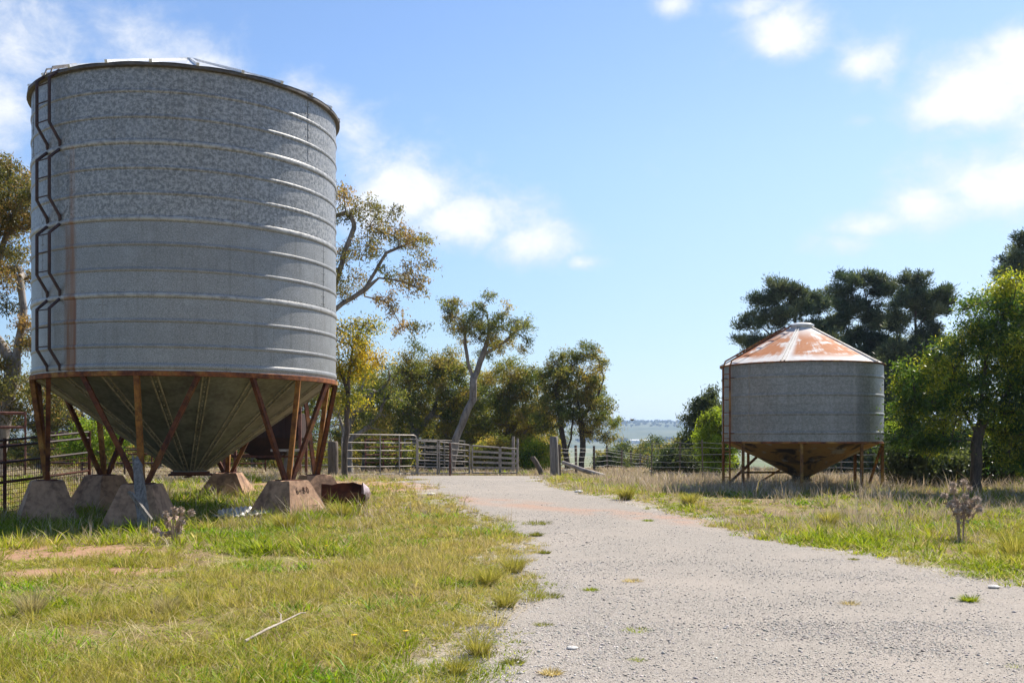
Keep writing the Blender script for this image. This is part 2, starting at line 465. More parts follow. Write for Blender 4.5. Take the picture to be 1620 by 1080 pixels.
def _track_mat(t, out):
    p = geopos(t)
    sp = t.n('ShaderNodeSeparateXYZ', {0: p})
    v1 = t.n('ShaderNodeTexVoronoi', {'Vector': p, 'Scale': 55.0}); v2 = t.n('ShaderNodeTexVoronoi', {'Vector': p, 'Scale': 120.0})
    r1 = t.n('ShaderNodeSeparateColor', {0: v1.outputs['Color']}).outputs[0]; r2 = t.n('ShaderNodeSeparateColor', {0: v2.outputs['Color']}).outputs[1]
    c = t.mix(r1, (.15, .133, .115), (.335, .302, .264)); c2 = t.mix(r2, (.10, .089, .076), (.40, .361, .316))
    c = t.mix(.5, c, c2)
    c = t.mix(t.ramp(r1, .94, .97, 0, .8), c, (.15, .135, .12))
    big = t.noise(p, .55, 5, .6)
    c = t.mix(t.ramp(big, .42, .66, 0, .35), c, (.34, .292, .248))
    c = t.mix(t.ramp(t.noise(p, .9, 4, .6), .55, .75, 0, .3), c, (.20, .185, .172))
    # a reddish earth smear crossing the far bend
    band = t.m('ABSOLUTE', t.m('SUBTRACT', sp.outputs[1], t.m('MULTIPLY_ADD', sp.outputs[0], -.85, 19.3)))
    k = t.m('MULTIPLY', t.ramp(band, 1.1, .1), t.ramp(t.noise(p, 1.3, 4), .35, .6))
    c = t.mix(t.m('MULTIPLY', k, .55), c, (.36, .20, .13))
    h = t.m('ADD', t.m('MULTIPLY', t.m('SUBTRACT', 1.0, v1.outputs['Distance']), .6), t.m('MULTIPLY', t.m('SUBTRACT', 1.0, v2.outputs['Distance']), .4))
    pbr(t, out, c, .95, 0, bump=h, bstr=.7, bdist=.012, spec=.2)


def _stone_mat(t, out):
    c = t.n('ShaderNodeAttribute', attribute_name='col').outputs['Color']
    pbr(t, out, c, .9, 0, spec=.3)


def _hill_mat(t, out):
    p = geopos(t)
    n1 = t.noise(p, .003, 5, .6); n2 = t.noise(p, .02, 5, .7)
    c = t.mix(t.ramp(n1, .4, .6), (.06, .08, .038), (.12, .128, .066))
    c = t.mix(t.ramp(n2, .52, .66, 0, .85), c, (.05, .062, .032))
    pbr(t, out, c, .95, spec=.1)


M['ground'] = material('paddock soil', _ground_mat)
M['track'] = material('gravel surface', _track_mat)
M['pebble'] = material('loose stones', _stone_mat)
M['hill'] = material('hill pasture', _hill_mat)

# ------------------------------------------------------------------ ground sheet, track, hills
def axis_lines(lo_n, lo_far, hi_near, hi_far, step, growth):
    a = list(np.arange(lo_n, hi_near, step)); s = step
    while a[-1] < hi_far: s *= growth; a.append(a[-1] + s)
    s = step; b = []
    q = lo_n
    while q > lo_far: s *= growth; q -= s; b.append(q)
    return np.array(b[::-1] + a)


gx = axis_lines(-12, -6000, 12, 6000, .2, 1.12); gy = axis_lines(3, -400, 42, 7000, .2, 1.10)
X, Y = np.meshgrid(gx, gy); Z = ground(X, Y)
off = off_track(X, Y)
Z = Z - .01 * (off < -.1)
nx, ny = len(gx), len(gy)
idx = np.arange(nx * ny).reshape(ny, nx)
quads = np.stack([idx[:-1, :-1].ravel(), idx[:-1, 1:].ravel(), idx[1:, 1:].ravel(), idx[1:, :-1].ravel()], 1)
gcol = np.stack([bare(X, Y).ravel(), (sstep(.9, -.1, off + (fbm(X, Y, .5, 4) - .5) * 1.2) * .9).ravel(), sstep(60, 160, Y).ravel()], 1)
tag(np_mesh('ground', np.stack([X.ravel(), Y.ravel(), Z.ravel()], 1), [quads], M['ground'], col=gcol, smooth=True), kind='structure')

ty = np.concatenate([np.arange(-30, 3, .5), np.arange(3, 16, .1), np.arange(16, TRACK_END + .1, .2)])
tl, tr = edges(ty)
tu = np.linspace(0, 1, 40)
TX = tl[:, None] + (tr - tl)[:, None] * tu[None]; TY = np.repeat(ty[:, None], 40, 1)
TZ = ground(TX, TY) + .006 + .012 * np.sin(np.pi * tu)[None]
ti = np.arange(TX.size).reshape(TX.shape)
tq = np.stack([ti[:-1, :-1].ravel(), ti[:-1, 1:].ravel(), ti[1:, 1:].ravel(), ti[1:, :-1].ravel()], 1)
tag(np_mesh('gravel_road', np.stack([TX.ravel(), TY.ravel(), TZ.ravel()], 1), [tq], M['track'], smooth=True), kind='structure')

hx = np.linspace(-3500, 4500, 220); hyy = np.linspace(1300, 5200, 120)
HX, HYm = np.meshgrid(hx, hyy)
HZ = -24 + 68 * sstep(1400, 3400, HYm) * (.78 + .42 * fbm(HX, HYm, 1500, 21, 4)) - 10 * sstep(3600, 5200, HYm) + 5 * (fbm(HX, HYm, 260, 5, 3) - .5)
hi_ = np.arange(HX.size).reshape(HX.shape)
hq = np.stack([hi_[:-1, :-1].ravel(), hi_[:-1, 1:].ravel(), hi_[1:, 1:].ravel(), hi_[1:, :-1].ravel()], 1)
tag(np_mesh('hills', np.stack([HX.ravel(), HYm.ravel(), HZ.ravel()], 1), [hq], M['hill'], smooth=True), kind='structure')


def hill_z(x, y):
    i = min(max(np.searchsorted(hyy, y), 1), len(hyy) - 1); j = min(max(np.searchsorted(hx, x), 1), len(hx) - 1)
    return float(HZ[i, j])


# ------------------------------------------------------------------ large silo
S1 = Vector((-6.17, 19.1, 0)); RW = 2.75; ZB, ZT = 2.57, 7.60; PITCH = (ZT - ZB) / 12
VIEW1 = math.atan2(-S1.y, -S1.x)
LAD = VIEW1 - R(53)
LAD_RUST = LAD + R(8)
st = [(LAD + R(9), .065, .75, ZB + PITCH * k, (.20, .095, .04)) for k in (3, 6)] + [(LAD + R(11), .02, .9, ZB + PITCH * 3, (.16, .055, .02)), (LAD + R(10), .03, .5, ZB + PITCH * 9, (.24, .12, .06)), (LAD + R(2), .06, .35, None, (.2, .19, .15))]
M['galv1'] = galv('galvanised wall sheet', RW, ZB, PITCH, st, 1.0, ZB + PITCH * 6)
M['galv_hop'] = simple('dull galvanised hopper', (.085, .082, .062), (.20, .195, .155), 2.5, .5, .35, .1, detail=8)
M['roof_iron'] = simple('galvanised roof iron', (.45, .46, .47), (.66, .67, .68), 4, .4, .4, .1)


def wall_profile(r, zb, zt, ribs, h=.016, w_=.034):
    prof = [(r, zb)]
    for z, big in ribs:
        hh = h * (1.5 if big else 1.0); ww = w_ * (1.5 if big else 1.0)
        for k in range(7):
            a = math.pi * k / 6
            prof.append((r + hh * math.sin(a), z - ww * math.cos(a)))
    prof.append((r, zt)); return prof


def silo_wall(mb, r, zb, zt, ribs, seams, rng, n=128):
    mb.lathe(wall_profile(r, zb, zt, ribs), n, wob=lambda a, z: .0008 * math.sin(5 * a + z * 1.7))
    for (za, zc, a0, cnt) in seams:                    # lapped vertical joints with bolts
        for k in range(cnt):
            a = a0 + 2 * math.pi * k / cnt
            for q in range(2):
                pa = a + q * .012
            c, s = math.cos(a), math.sin(a)
            mb.bar((c * (r + .002), s * (r + .002), za), (c * (r + .001), s * (r + .001), zc), .008, .005)
            z = za + .06
            while z < zc - .04:
                for da in (.014, -.02):
                    cc, ss = math.cos(a + da), math.sin(a + da)
                    mb.blob((cc * r, ss * r, z), .011, 5, 4)
                z += .14
    for z, big in ribs:
        if big:
            for k in range(110):
                a = 2 * math.pi * k / 110 + .01
                for dz in (.075,):
                    mb.blob((math.cos(a) * r, math.sin(a) * r, z + dz), .010, 5, 4)


rng = random.Random(4)
silo = thing('grain_silo', 'tall grey galvanised grain silo with curved ladder standing on rusty legs beside the left verge', 'silo', S1, group='galvanised grain silos')
ribs1 = [(ZB + PITCH * k, k % 3 == 0) for k in range(1, 12)]
mb = MB()
ph = VIEW1 + R(47)
silo_wall(mb, RW, ZB, ZT, ribs1, [(ZB + PITCH * 9 + .06, ZT - .05, ph, 6), (ZB + PITCH * 6 + .06, ZB + PITCH * 9 - .06, ph + .5, 6), (ZB + PITCH * 3 + .06, ZB + PITCH * 6 - .06, ph + .2, 6), (ZB + .06, ZB + PITCH * 3 - .06, ph + .75, 6)], rng)
mb.build('wall', M['galv1'], silo, 35)
mb = MB(); zs = ZB + .085
mb.lathe([(RW + .004, zs - .05), (RW + .018, zs - .03), (RW + .018, zs + .03), (RW + .004, zs + .05)], 128)
mb.build('wall_band', M['galv1'], silo, 35)
# roof: shallow cone of 24 sheets with raised radial laps, and its overhanging eave
mb = MB(); RE = RW + .075; slope = math.tan(R(21.2)); n = 24; za = ZT + .02
for k in range(n):
    a0 = 2 * math.pi * (k + .35) / n; a1 = 2 * math.pi * (k + 1.35) / n
    pts = []
    for (r, ex) in ((RE, 0), (.3, 0)):
        for q in range(5):
            a = a0 + (a1 - a0) * q / 4
            rr = r * math.cos((a1 - a0) / 2) / math.cos(a - (a0 + a1) / 2) * 1.006
            pts.append((rr * math.cos(a), rr * math.sin(a), za + (RE - rr) * slope + .012 * math.sin(math.pi * q / 4)))
    mb.add(pts, [(q, q + 1, q + 6, q + 5) for q in range(4)])
mb.build('roof', M['roof_iron'], silo)
roof_o = [c for c in silo.children if c.name.startswith('roof')][0]
mb = MB()
for k in range(n):
    a = 2 * math.pi * (k + .35) / n
    mb.bar((math.cos(a) * (RE + .012), math.sin(a) * (RE + .012), za + .018), (math.cos(a) * .3, math.sin(a) * .3, za + (RE - .3) * slope + .018), .05, .055)
mb.build('roof_lap', M['roof_iron'], roof_o)
mb = MB(); mb.lathe([(.36, za + (RE - .34) * slope), (.36, za + (RE - .3) * slope + .03), (.2, za + (RE - .3) * slope + .06), (.02, za + (RE - .3) * slope + .07)], 24)
mb.build('roof_cap', M['roof_iron'], roof_o, 40)
mb = MB(); mb.lathe([(RW + .004, ZT - .035), (RE - .006, ZT - .03), (RE, ZT - .025), (RE, ZT + .012), (RW - .03, ZT + .016)], 128)
mb.build('eave_rim', M['eave'], silo, 40)
# roof edge frame over the ladder
mb = MB()
for da in (-.05, .02):
    c, s = math.cos(LAD + da), math.sin(LAD + da)
    mb.tube([(c * (RE + .02), s * (RE + .02), ZT), (c * (RE - .02), s * (RE - .02), ZT + .12), (c * (RE - .45), s * (RE - .45), ZT + .30)], .016, 6)
mb.build('grab_rail', M['rail'], silo, 40)
# ring beam
mb = MB(); mb.lathe([(RW - .06, ZB - .075), (RW + .035, ZB - .075), (RW + .035, ZB), (RW + .02, ZB + .01), (RW - .06, ZB + .01)], 128)
mb.build('ring_beam', M['rust'], silo, 40)
# hopper with lapped seams
ZH, RH = .86, .30
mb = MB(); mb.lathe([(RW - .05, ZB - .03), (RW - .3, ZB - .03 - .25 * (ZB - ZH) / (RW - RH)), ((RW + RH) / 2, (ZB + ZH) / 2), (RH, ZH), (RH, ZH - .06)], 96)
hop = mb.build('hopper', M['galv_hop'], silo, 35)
mb = MB(); nv = 20
for k in range(nv):
    a = 2 * math.pi * (k + .3) / nv; c, s = math.cos(a), math.sin(a)
    p0 = Vector((c * (RW - .07), s * (RW - .07), ZB - .05)); p1 = Vector((c * RH, s * RH, ZH))
    side = Vector((-s, c, 0)) * .055
    for sg in (-1, 1):
        mb.bar(p0 + side * sg, p1 + side * sg * .6, .022, .034)
    for q in range(22):
        f = q / 22 + .02; mb.blob(p0 + (p1 - p0) * f, .014, 5, 4)
mb.build('hopper_seam', M['seam'], hop)
mb = MB(); mb.lathe([(RH + .03, ZH - .07), (RH + .06, ZH - .07), (RH + .06, ZH - .03), (RH + .03, ZH - .03)], 32); mb.box((0, 0, ZH - .09), (.8, .5, .03), VIEW1 + R(90)); mb.box((.05, -.28, ZH - .12), (.05, .3, .03))
mb.build('slide_gate', M['rust_dark'], silo, 40)
# ladder: four bowed sections
tang = Vector((-math.sin(LAD), math.cos(LAD), 0)); nrm = Vector((math.cos(LAD), math.sin(LAD), 0))
for q in range(4):
    z0 = ZB + .03 + PITCH * 3 * q; z1 = z0 + PITCH * 3 - (.05 if q < 3 else -.02)
    mb = MB(); so = .20
    for sg in (-.19, .19):
        base = nrm * RW * math.cos(.19 / RW) + tang * sg
        pts = [base + nrm * .01 + Vector((0, 0, z0 + .0)), base + nrm * .02 + Vector((0, 0, z0 + .09)), base + nrm * so + Vector((0, 0, z0 + .36)), base + nrm * so + Vector((0, 0, z1 - .17)), base + nrm * .02 + Vector((0, 0, z1 - .0))]
        mb.tube(pts, .027, 6)
    lo = nrm * (RW + so)
    for zf in (.40, .40 + (PITCH * 3 - .62) / 2, PITCH * 3 - .24):
        mb.tube([lo - tang * .19 + Vector((0, 0, z0 + zf)), lo + tang * .19 + Vector((0, 0, z0 + zf))], .011, 6)
    mb.build('ladder_section', M['black_iron'], silo, 40)
# footings and legs
RF = 2.50; BT = .71
ANG = [R(210 + 60 * k) for k in range(6)]
FOOT_LABEL = ['leftmost dark concrete footing in front of the wire mesh panel', 'shaded concrete footing behind the leaning grey timber plank', 'sunlit reddish concrete footing marked 6-80 in front of the rusty drum',
              'small concrete footing just behind the rusty drum', 'far concrete footing seen below the right side of the hopper', 'concrete footing at the back left of the silo right of the mesh panel']
for k, a in enumerate(ANG):
    c, s = math.cos(a), math.sin(a); bx, by = S1.x + c * RF, S1.y + s * RF; g0 = gz(bx, by) - .12
    ft = thing('concrete_footing', FOOT_LABEL[k], 'footing', (bx, by, 0), a, 'concrete footings under the tall silo')
    rg = random.Random(k); mb = MB(); prof = [(g0, .535), (g0 + .12, .51), (BT - .04, .27), (BT, .25)]; vs_ = []; N = 6
    for (z, hw) in prof:
        ring = []
        for sx, sy, ex, ey in ((-1, -1, 1, 0), (1, -1, 0, 1), (1, 1, -1, 0), (-1, 1, 0, -1)):
            for q in range(N):
                f = q / N * 2
                ring.append(((sx + ex * f) * hw + rg.uniform(-.008, .008), (sy + ey * f) * hw + rg.uniform(-.008, .008), z + rg.uniform(-.008, .008)))
        vs_ += ring
    n4 = 4 * N
    fs = [(i * n4 + j, i * n4 + (j + 1) % n4, (i + 1) * n4 + (j + 1) % n4, (i + 1) * n4 + j) for i in range(3) for j in range(n4)] + [tuple(range(3 * n4, 4 * n4))]
    mb.add(vs_, fs); blk = mb.build('block', M['concrete'], ft, 40)
    mb = MB(); mb.box((0, 0, BT + .008), (.34, .34, .016)); mb.build('base_plate', M['rust_dark'], ft)
    if k == 2:   # the mark scratched on the sunlit outward face: 6-80
        mb = MB(); hz = (BT - .04) - (g0 + .12)
        def face(u, v):     # u along +y of the local frame, v up: outward (+x) face
            z = .52 + v; hw = .51 + (.27 - .51) * (z - (g0 + .12)) / hz
            return (hw + .004, u, z)
        H_, W_ = .11, .06
        strokes = {'6': [[(.9, 1), (.4, .8), (.05, .4), (.2, .05), (.7, .0), (.95, .25), (.7, .5), (.15, .4)]], '-': [[(.1, .45), (.9, .5)]],
                   '8': [[(.5, .52), (.1, .75), (.5, 1), (.9, .75), (.5, .52), (.05, .25), (.5, 0), (.95, .25), (.5, .52)]], '0': [[(.5, 1), (.1, .7), (.1, .3), (.5, 0), (.9, .3), (.9, .7), (.5, 1)]]}
        for i, ch in enumerate('6-80'):
            for stq in strokes[ch]:
                mb.tube([face(-.17 + i * .09 + p[0] * W_, p[1] * H_ - .03) for p in stq], .0055, 5)
        mb.build('lettering', M['rust_dark'], blk)
    for da in (0, R(20.5), -R(20.5)):
        mb = MB()
        top = Vector((math.cos(a + da) * (RW - .015), math.sin(a + da) * (RW - .015), ZB - .07))
        tg = Vector((-s, c, 0)); bo = Vector((c * RF, s * RF, BT + .016)) + tg * (.09 if da > 0 else -.09 if da < 0 else 0) * 1.0
        mb.bar(top, bo, .085 if da == 0 else .075)
        mb.build('leg', M['rust_gold'] if da == 0 else M['rust_red'], silo)

# ------------------------------------------------------------------ small silo
S2 = Vector((6.91, 23.79, 0)); R2 = 1.853; Z2B, Z2T = 1.37, 3.16; PT2 = .425
VIEW2 = math.atan2(-S2.y, -S2.x)
L2 = VIEW2 - R(58)
M['galv2'] = galv('small silo wall sheet', R2, Z2B, PT2, [(L2, .05, .6, None, (.26, .15, .08)), (VIEW2 + R(38), .03, .35, None, (.4, .38, .33)), (VIEW2 - R(38), .015, .3, None, (.38, .30, .22))], .86)


def _roof2(t, out):
    co = objco(t); sp = t.n('ShaderNodeSeparateXYZ', {0: co}); an = t.m('ARCTAN2', sp.outputs[1], sp.outputs[0])
    pv = t.n('ShaderNodeCombineXYZ', {0: t.m('MULTIPLY', an, 1.3), 1: t.m('MULTIPLY', sp.outputs[2], 3.4), 2: 0.0}).outputs[0]
    pan = t.n('ShaderNodeTexWhiteNoise', {'W': t.m('FLOOR', t.m('MULTIPLY_ADD', an, 12 / (2 * math.pi), .3))}, noise_dimensions='1D').outputs[0]
    n1 = t.noise(pv, 1.5, 5, .6, dist=.6); n2 = t.noise(co, 9, 5, .65); sv = t.noise(t.n('ShaderNodeMapping', {'Vector': pv, 'Scale': (14, .8, 1)}).outputs[0], 1.0, 4)
    zz = t.m('SUBTRACT', sp.outputs[2], Z2T); bandz = t.m('MULTIPLY', t.ramp(zz, .05, .22), t.ramp(zz, .92, .55))
    fa = t.m('FRACT', t.m('MULTIPLY', t.m('SUBTRACT', an, VIEW2 - R(12)), 5 / (2 * math.pi)))
    edge_ = t.m('MULTIPLY', t.ramp(fa, .03, .12), t.ramp(fa, .99, .90))
    k = t.m('MULTIPLY', t.ramp(t.m('ADD', t.m('MULTIPLY', n1, 1.0), t.m('MULTIPLY_ADD', pan, .0, t.m('MULTIPLY', sv, .35))), .53, .68), t.m('MULTIPLY', edge_, t.m('MULTIPLY_ADD', bandz, .85, .15)))
    lo = t.ramp(zz, .07, .0, 0, .8)
    k = t.m('MAXIMUM', k, t.m('MULTIPLY', lo, t.ramp(n2, .4, .6)))
    c = t.mix(k, t.mix(n2, (.50, .49, .47), (.74, .73, .71)), t.mix(n2, (.32, .11, .04), (.46, .21, .10)))
    pbr(t, out, c, .8, 0, bump=n2, bstr=.08, spec=.12)


M['roof2'] = material('rust streaked roof iron', _roof2)


def _hop2(t, out):
    co = geopos(t); n1 = t.noise(co, 1.6, 5, .6, dist=1.0); n2 = t.noise(co, 9, 5, .6)
    c = t.mix(t.ramp(n1, .40, .52), (.035, .022, .014), t.mix(n2, (.27, .12, .03), (.38, .24, .075)))
    c = t.mix(t.ramp(t.noise(co, 2.3, 4, .6), .58, .66, 0, .7), c, (.34, .32, .26))
    pbr(t, out, c, .8, 0, bump=n2, bstr=.2)


M['hop2'] = material('rust eaten hopper', _hop2)
silo2 = thing('grain_silo', 'small squat grain silo with rusty conical roof and rusted hopper right of the gravel road', 'silo', S2, group='galvanised grain silos')
mb = MB(); ribs2 = [(Z2B + .21 + PT2 * k, False) for k in range(4)] + [(Z2B + .21 + PT2 * 2.5 - PT2, False)]
ribs2 = sorted(ribs2[:4])
silo_wall(mb, R2, Z2B, Z2T, ribs2, [(Z2B + .05, Z2T - .05, VIEW2 - R(38), 4)], rng, 96)
mb.build('wall', M['galv2'], silo2, 35)
AP = 4.06; RC = .27
mb = MB(); nn = 5; eav = R2 + .05
for k in range(nn):
    a0 = 2 * math.pi * k / nn + VIEW2 - R(12); a1 = a0 + 2 * math.pi / nn; pts = []
    for r in (eav, (eav + RC) / 2, RC * .8):
        for q in range(19):
            a = a0 + (a1 - a0) * q / 18
            pts.append((r * math.cos(a), r * math.sin(a), Z2T + .0 + (eav - r) / (eav - RC) * (AP - Z2T) + (.012 if r != eav else 0)))
    mb.add(pts, [(i * 19 + q, i * 19 + q + 1, i * 19 + q + 20, i * 19 + q + 19) for i in range(2) for q in range(18)])
roof2 = mb.build('roof', M['roof2'], silo2, 12)
mb = MB()
for k in range(nn):
    a = 2 * math.pi * k / nn + VIEW2 - R(12)
    for da in (-.022, .022):
        mb.bar((math.cos(a + da) * eav, math.sin(a + da) * eav, Z2T + .022), (math.cos(a + da * 4) * RC, math.sin(a + da * 4) * RC, AP + .022), .025, .04)
mb.build('roof_lap', M['sheet_white'], roof2)
mb = MB(); mb.lathe([(RC - .03, AP - .05), (RC - .02, AP + .06), (RC + .03, AP + .065), (RC + .03, AP + .10), (RC - .05, AP + .13), (.02, AP + .16)], 32)
mb.build('roof_cap', M['roof_iron'], roof2, 40)
mb = MB(); mb.lathe([(R2 - .02, Z2T - .005), (eav - .005, Z2T - .012), (eav + .004, Z2T - .005), (eav + .004, Z2T + .014)], 96)
mb.build('eave_rim', M['rust'], silo2, 40)
mb = MB(); mb.lathe([(R2 - .05, Z2B - .03), (R2 + .012, Z2B - .03), (R2 + .012, Z2B + .012), (R2 - .05, Z2B + .012)], 96)
mb.build('ring_beam', M['rust'], silo2, 40)
mb = MB(); mb.lathe([(R2 - .03, Z2B - .015), (1.0, .98), (.22, .55), (.20, .42)], 64); mb.lathe([(.235, .44), (.25, .44), (.25, .48), (.235, .48)], 24)
mb.build('hopper', M['hop2'], silo2, 40)
for k in range(8):
    a = VIEW2 + R(3) + 2 * math.pi * (k - .06) / 8; c, s = math.cos(a), math.sin(a); r = R2 - .03
    g0 = gz(S2.x + c * r, S2.y + s * r)
    mb = MB(); mb.bar((c * r, s * r, Z2B - .03), (c * r, s * r, g0 - .1), .06); mb.build('leg', M['rust_yellow'], silo2)
for a, b in ((R(60), R(108)), (R(100), R(150)), (R(-20), R(10))):
    mb = MB(); mb.bar((math.cos(a) * R2 * .97, math.sin(a) * R2 * .97, Z2B - .1), (math.cos(b) * R2 * .95, math.sin(b) * R2 * .95, .35), .05)
    mb.build('brace', M['rust_yellow'], silo2)
mb = MB(); mb.bar((-R2 * .7, .6, .62), (R2 * .1, 1.2, .60), .05); mb.build('brace', M['rust_yellow'], silo2)
tang = Vector((-math.sin(L2), math.cos(L2), 0)); nrm = Vector((math.cos(L2), math.sin(L2), 0))
mb = MB()
for sg in (-.16, .16):
    b = nrm * (R2 + .12) + tang * sg
    mb.tube([b + Vector((0, 0, .28)), b + Vector((0, 0, Z2T - .05)), b - nrm * .05 + Vector((0, 0, Z2T + .10)), nrm * .35 + tang * sg * .8 + Vector((0, 0, AP + .05))], .02, 6)
z = .55
while z < Z2T:
    mb.tube([nrm * (R2 + .12) - tang * .16 + Vector((0, 0, z)), nrm * (R2 + .12) + tang * .16 + Vector((0, 0, z))], .011, 5); z += .3
for f in (.15, .35, .55, .75, .95):
    p = nrm * (R2 + .07 - f * (R2 - .28)) + Vector((0, 0, Z2T + .10 + f * (AP - Z2T - .05)))
    mb.tube([p - tang * .15, p + tang * .15], .014, 5)
for z in (Z2B + .2, Z2T - .3):
    for sg in (-.16, .16):
        mb.tube([nrm * (R2) + tang * sg + Vector((0, 0, z)), nrm * (R2 + .13) + tang * sg + Vector((0, 0, z))], .012, 5)
mb.build('ladder', M['rust'], silo2, 40)
# ------------------------------------------------------------------ rubbish and timber around the tall silo
rg = random.Random(11)
def plank(name, label, cat, pts, wd, th, mat, group=None, jag=.0):
    """split timber: a tapering slab with uneven edges along pts"""
    pts = [Vector(p) for p in pts]; t = thing(name, label, cat, pts[0], group=group)
    mb = MB(); n = 10; sec = []
    for i in range(n + 1):
        f = i / n * (len(pts) - 1); k = min(int(f), len(pts) - 2); p = pts[k].lerp(pts[k + 1], f - k) - pts[0]
        wv = wd * (1 - .35 * i / n) * rg.uniform(.86, 1.12); tv = th * rg.uniform(.8, 1.15)
        sec += [p + Vector((x * wv / 2, y * tv / 2, rg.uniform(-1, 1) * (.0 if i < n else jag))) for x, y in ((-1, -.8), (-.3, -1.1), (.4, -.7), (1, -1), (1, 1), (0, 1), (-1, .9))]
    q = 7
    mb.add(sec, [(i * q + j, i * q + (j + 1) % q, (i + 1) * q + (j + 1) % q, (i + 1) * q + j) for i in range(n) for j in range(q)] + [tuple(range(q - 1, -1, -1)), tuple(range(n * q, n * q + q))])
    mb.build('slab', mat, t, 50); return t

b0 = P(230, 822, 15.6); tp = P(216, 722, 16.2)
t = plank('timber_plank', 'grey weathered timber plank standing split and leaning before the shaded footing', 'plank', [(b0.x, b0.y, gz(b0.x, b0.y) - .1), tp], .19, .08, M['timber'], jag=.10)
mb = MB(); o0 = Vector((b0.x, b0.y, gz(b0.x, b0.y) - .1))
a = P(206, 778, 15.5) - o0; b = P(238, 822, 15.4) - o0
for dx in (-.02, .02): mb.bar(a + Vector((dx, 0, rg.uniform(-.03, .03))), b + Vector((dx, 0, 0)), .05, .03)
mb.build('splinter', M['timber'], t)

# cut open rusty drum lying in the grass
dc = P(543, 782, 18.6); dz = gz(dc.x, dc.y)
t = thing('rusty_drum', 'cut open rusty brown drum lying in the grass beside the sunlit footing', 'drum', (dc.x, dc.y, dz), R(14))
mb = MB(); N = 28; prof = []; L_ = .78; rr = .265
for shell in (0, 1):
    for i in range(9):
        x = -L_ / 2 + L_ * i / 8; r = (rr - .012 * shell) * (1 - .10 * max(0, (i - 5) / 3) ** 2)
        for k in range(N + 1):
            an = R(38 + 236 * k / N) + R(7) * math.sin(i * .9 + k)
            jag_ = (1 + .05 * math.sin(i * 2.3 + k)) if k in (0, N) else 1
            mb.v.append((x, r * math.sin(an) * jag_ * 1.05, .27 + r * math.cos(an) * .92 * jag_))
Q = N + 1
for sh in (0, 1):
    for i in range(8):
        for k in range(N): mb.f.append(tuple(sh * 9 * Q + v for v in (i * Q + k, i * Q + k + 1, (i + 1) * Q + k + 1, (i + 1) * Q + k)))
for i in range(8):
    for k in (0, N): mb.f.append((i * Q + k, (i + 1) * Q + k, 9 * Q + (i + 1) * Q + k, 9 * Q + i * Q + k))
mb.build('shell', M['rust_dark'], t, 40)
mb = MB(); pts = [(L_ / 2 - .02, 0, .27)]
ring = [(L_ / 2 - .02 + .05 * math.cos(k), rr * .92 * math.sin(2 * math.pi * k / 18), .27 + rr * .84 * math.cos(2 * math.pi * k / 18)) for k in range(18)]
ring = [(L_ / 2 - .03, rr * .92 * math.sin(2 * math.pi * k / 18), .27 + rr * .80 * math.cos(2 * math.pi * k / 18)) for k in range(18)]
mb.add([(L_ / 2 + .13, 0, .27)] + [(L_ / 2 + .08, .55 * p[1], .27 + .55 * (p[2] - .27)) for p in ring] + ring,
       [(0, 1 + k, 1 + (k + 1) % 18) for k in range(18)] + [(1 + k, 19 + k, 19 + (k + 1) % 18, 1 + (k + 1) % 18) for k in range(18)])
mb.build('end_cap', M['sheen_cap'], t, 40)

# sheet of pale iron lying in the grass
c = P(385, 798, 17.6); zz = gz(c.x, c.y) + .10
t = thing('iron_sheet', 'pale flaking sheet of roofing iron lying flat left of the sunlit footing', 'metal sheet', (c.x, c.y, zz), R(8))
mb = MB(); n = 36; vs_ = []
for i in range(n + 1):
    x = -.45 + .9 * i / n
    for j in range(6):
        y = -.6 + 1.2 * j / 5
        vs_.append((x * 1.0 + .05 * math.sin(j), y * .9, .018 * math.sin(x * 80) + .05 * math.sin(x * 3 + y * 2) + .05 * y * y))
mb.add(vs_, [(i * 6 + j, i * 6 + j + 1, i * 6 + j + 7, i * 6 + j + 6) for i in range(n) for j in range(5)])
so = mb.build('sheet', M['sheet_white'], t, 60); so.modifiers.new('thick', 'SOLIDIFY').thickness = .004

# bleached dead branch in the near grass
c0 = unproj(388, 1024); c1 = unproj(484, 985)
t = thing('fallen_branch', 'thin bleached dead branch lying in the near grass of the left verge', 'branch', (c0[0], c0[1], gz(*c0) + .05))
mb = MB(); dv = Vector((c1[0] - c0[0], c1[1] - c0[1], 0))
mb.tube([Vector((0, 0, 0)), dv * .3 + Vector((.02, 0, .03)), dv * .6 + Vector((-.02, 0, .02)), dv * .85 + Vector((.02, .02, .05)), dv + Vector((0, 0, .03))], [.010, .009, .008, .006, .003], 7, jit=.12, rng=rg)
mb.tube([dv * .6 + Vector((-.02, 0, .02)), dv * .75 + Vector((-.1, .05, .05)), dv * .85 + Vector((-.18, .06, .06))], [.005, .004, .002], 6)
mb.build('limb', M['white_stick'], t, 60)

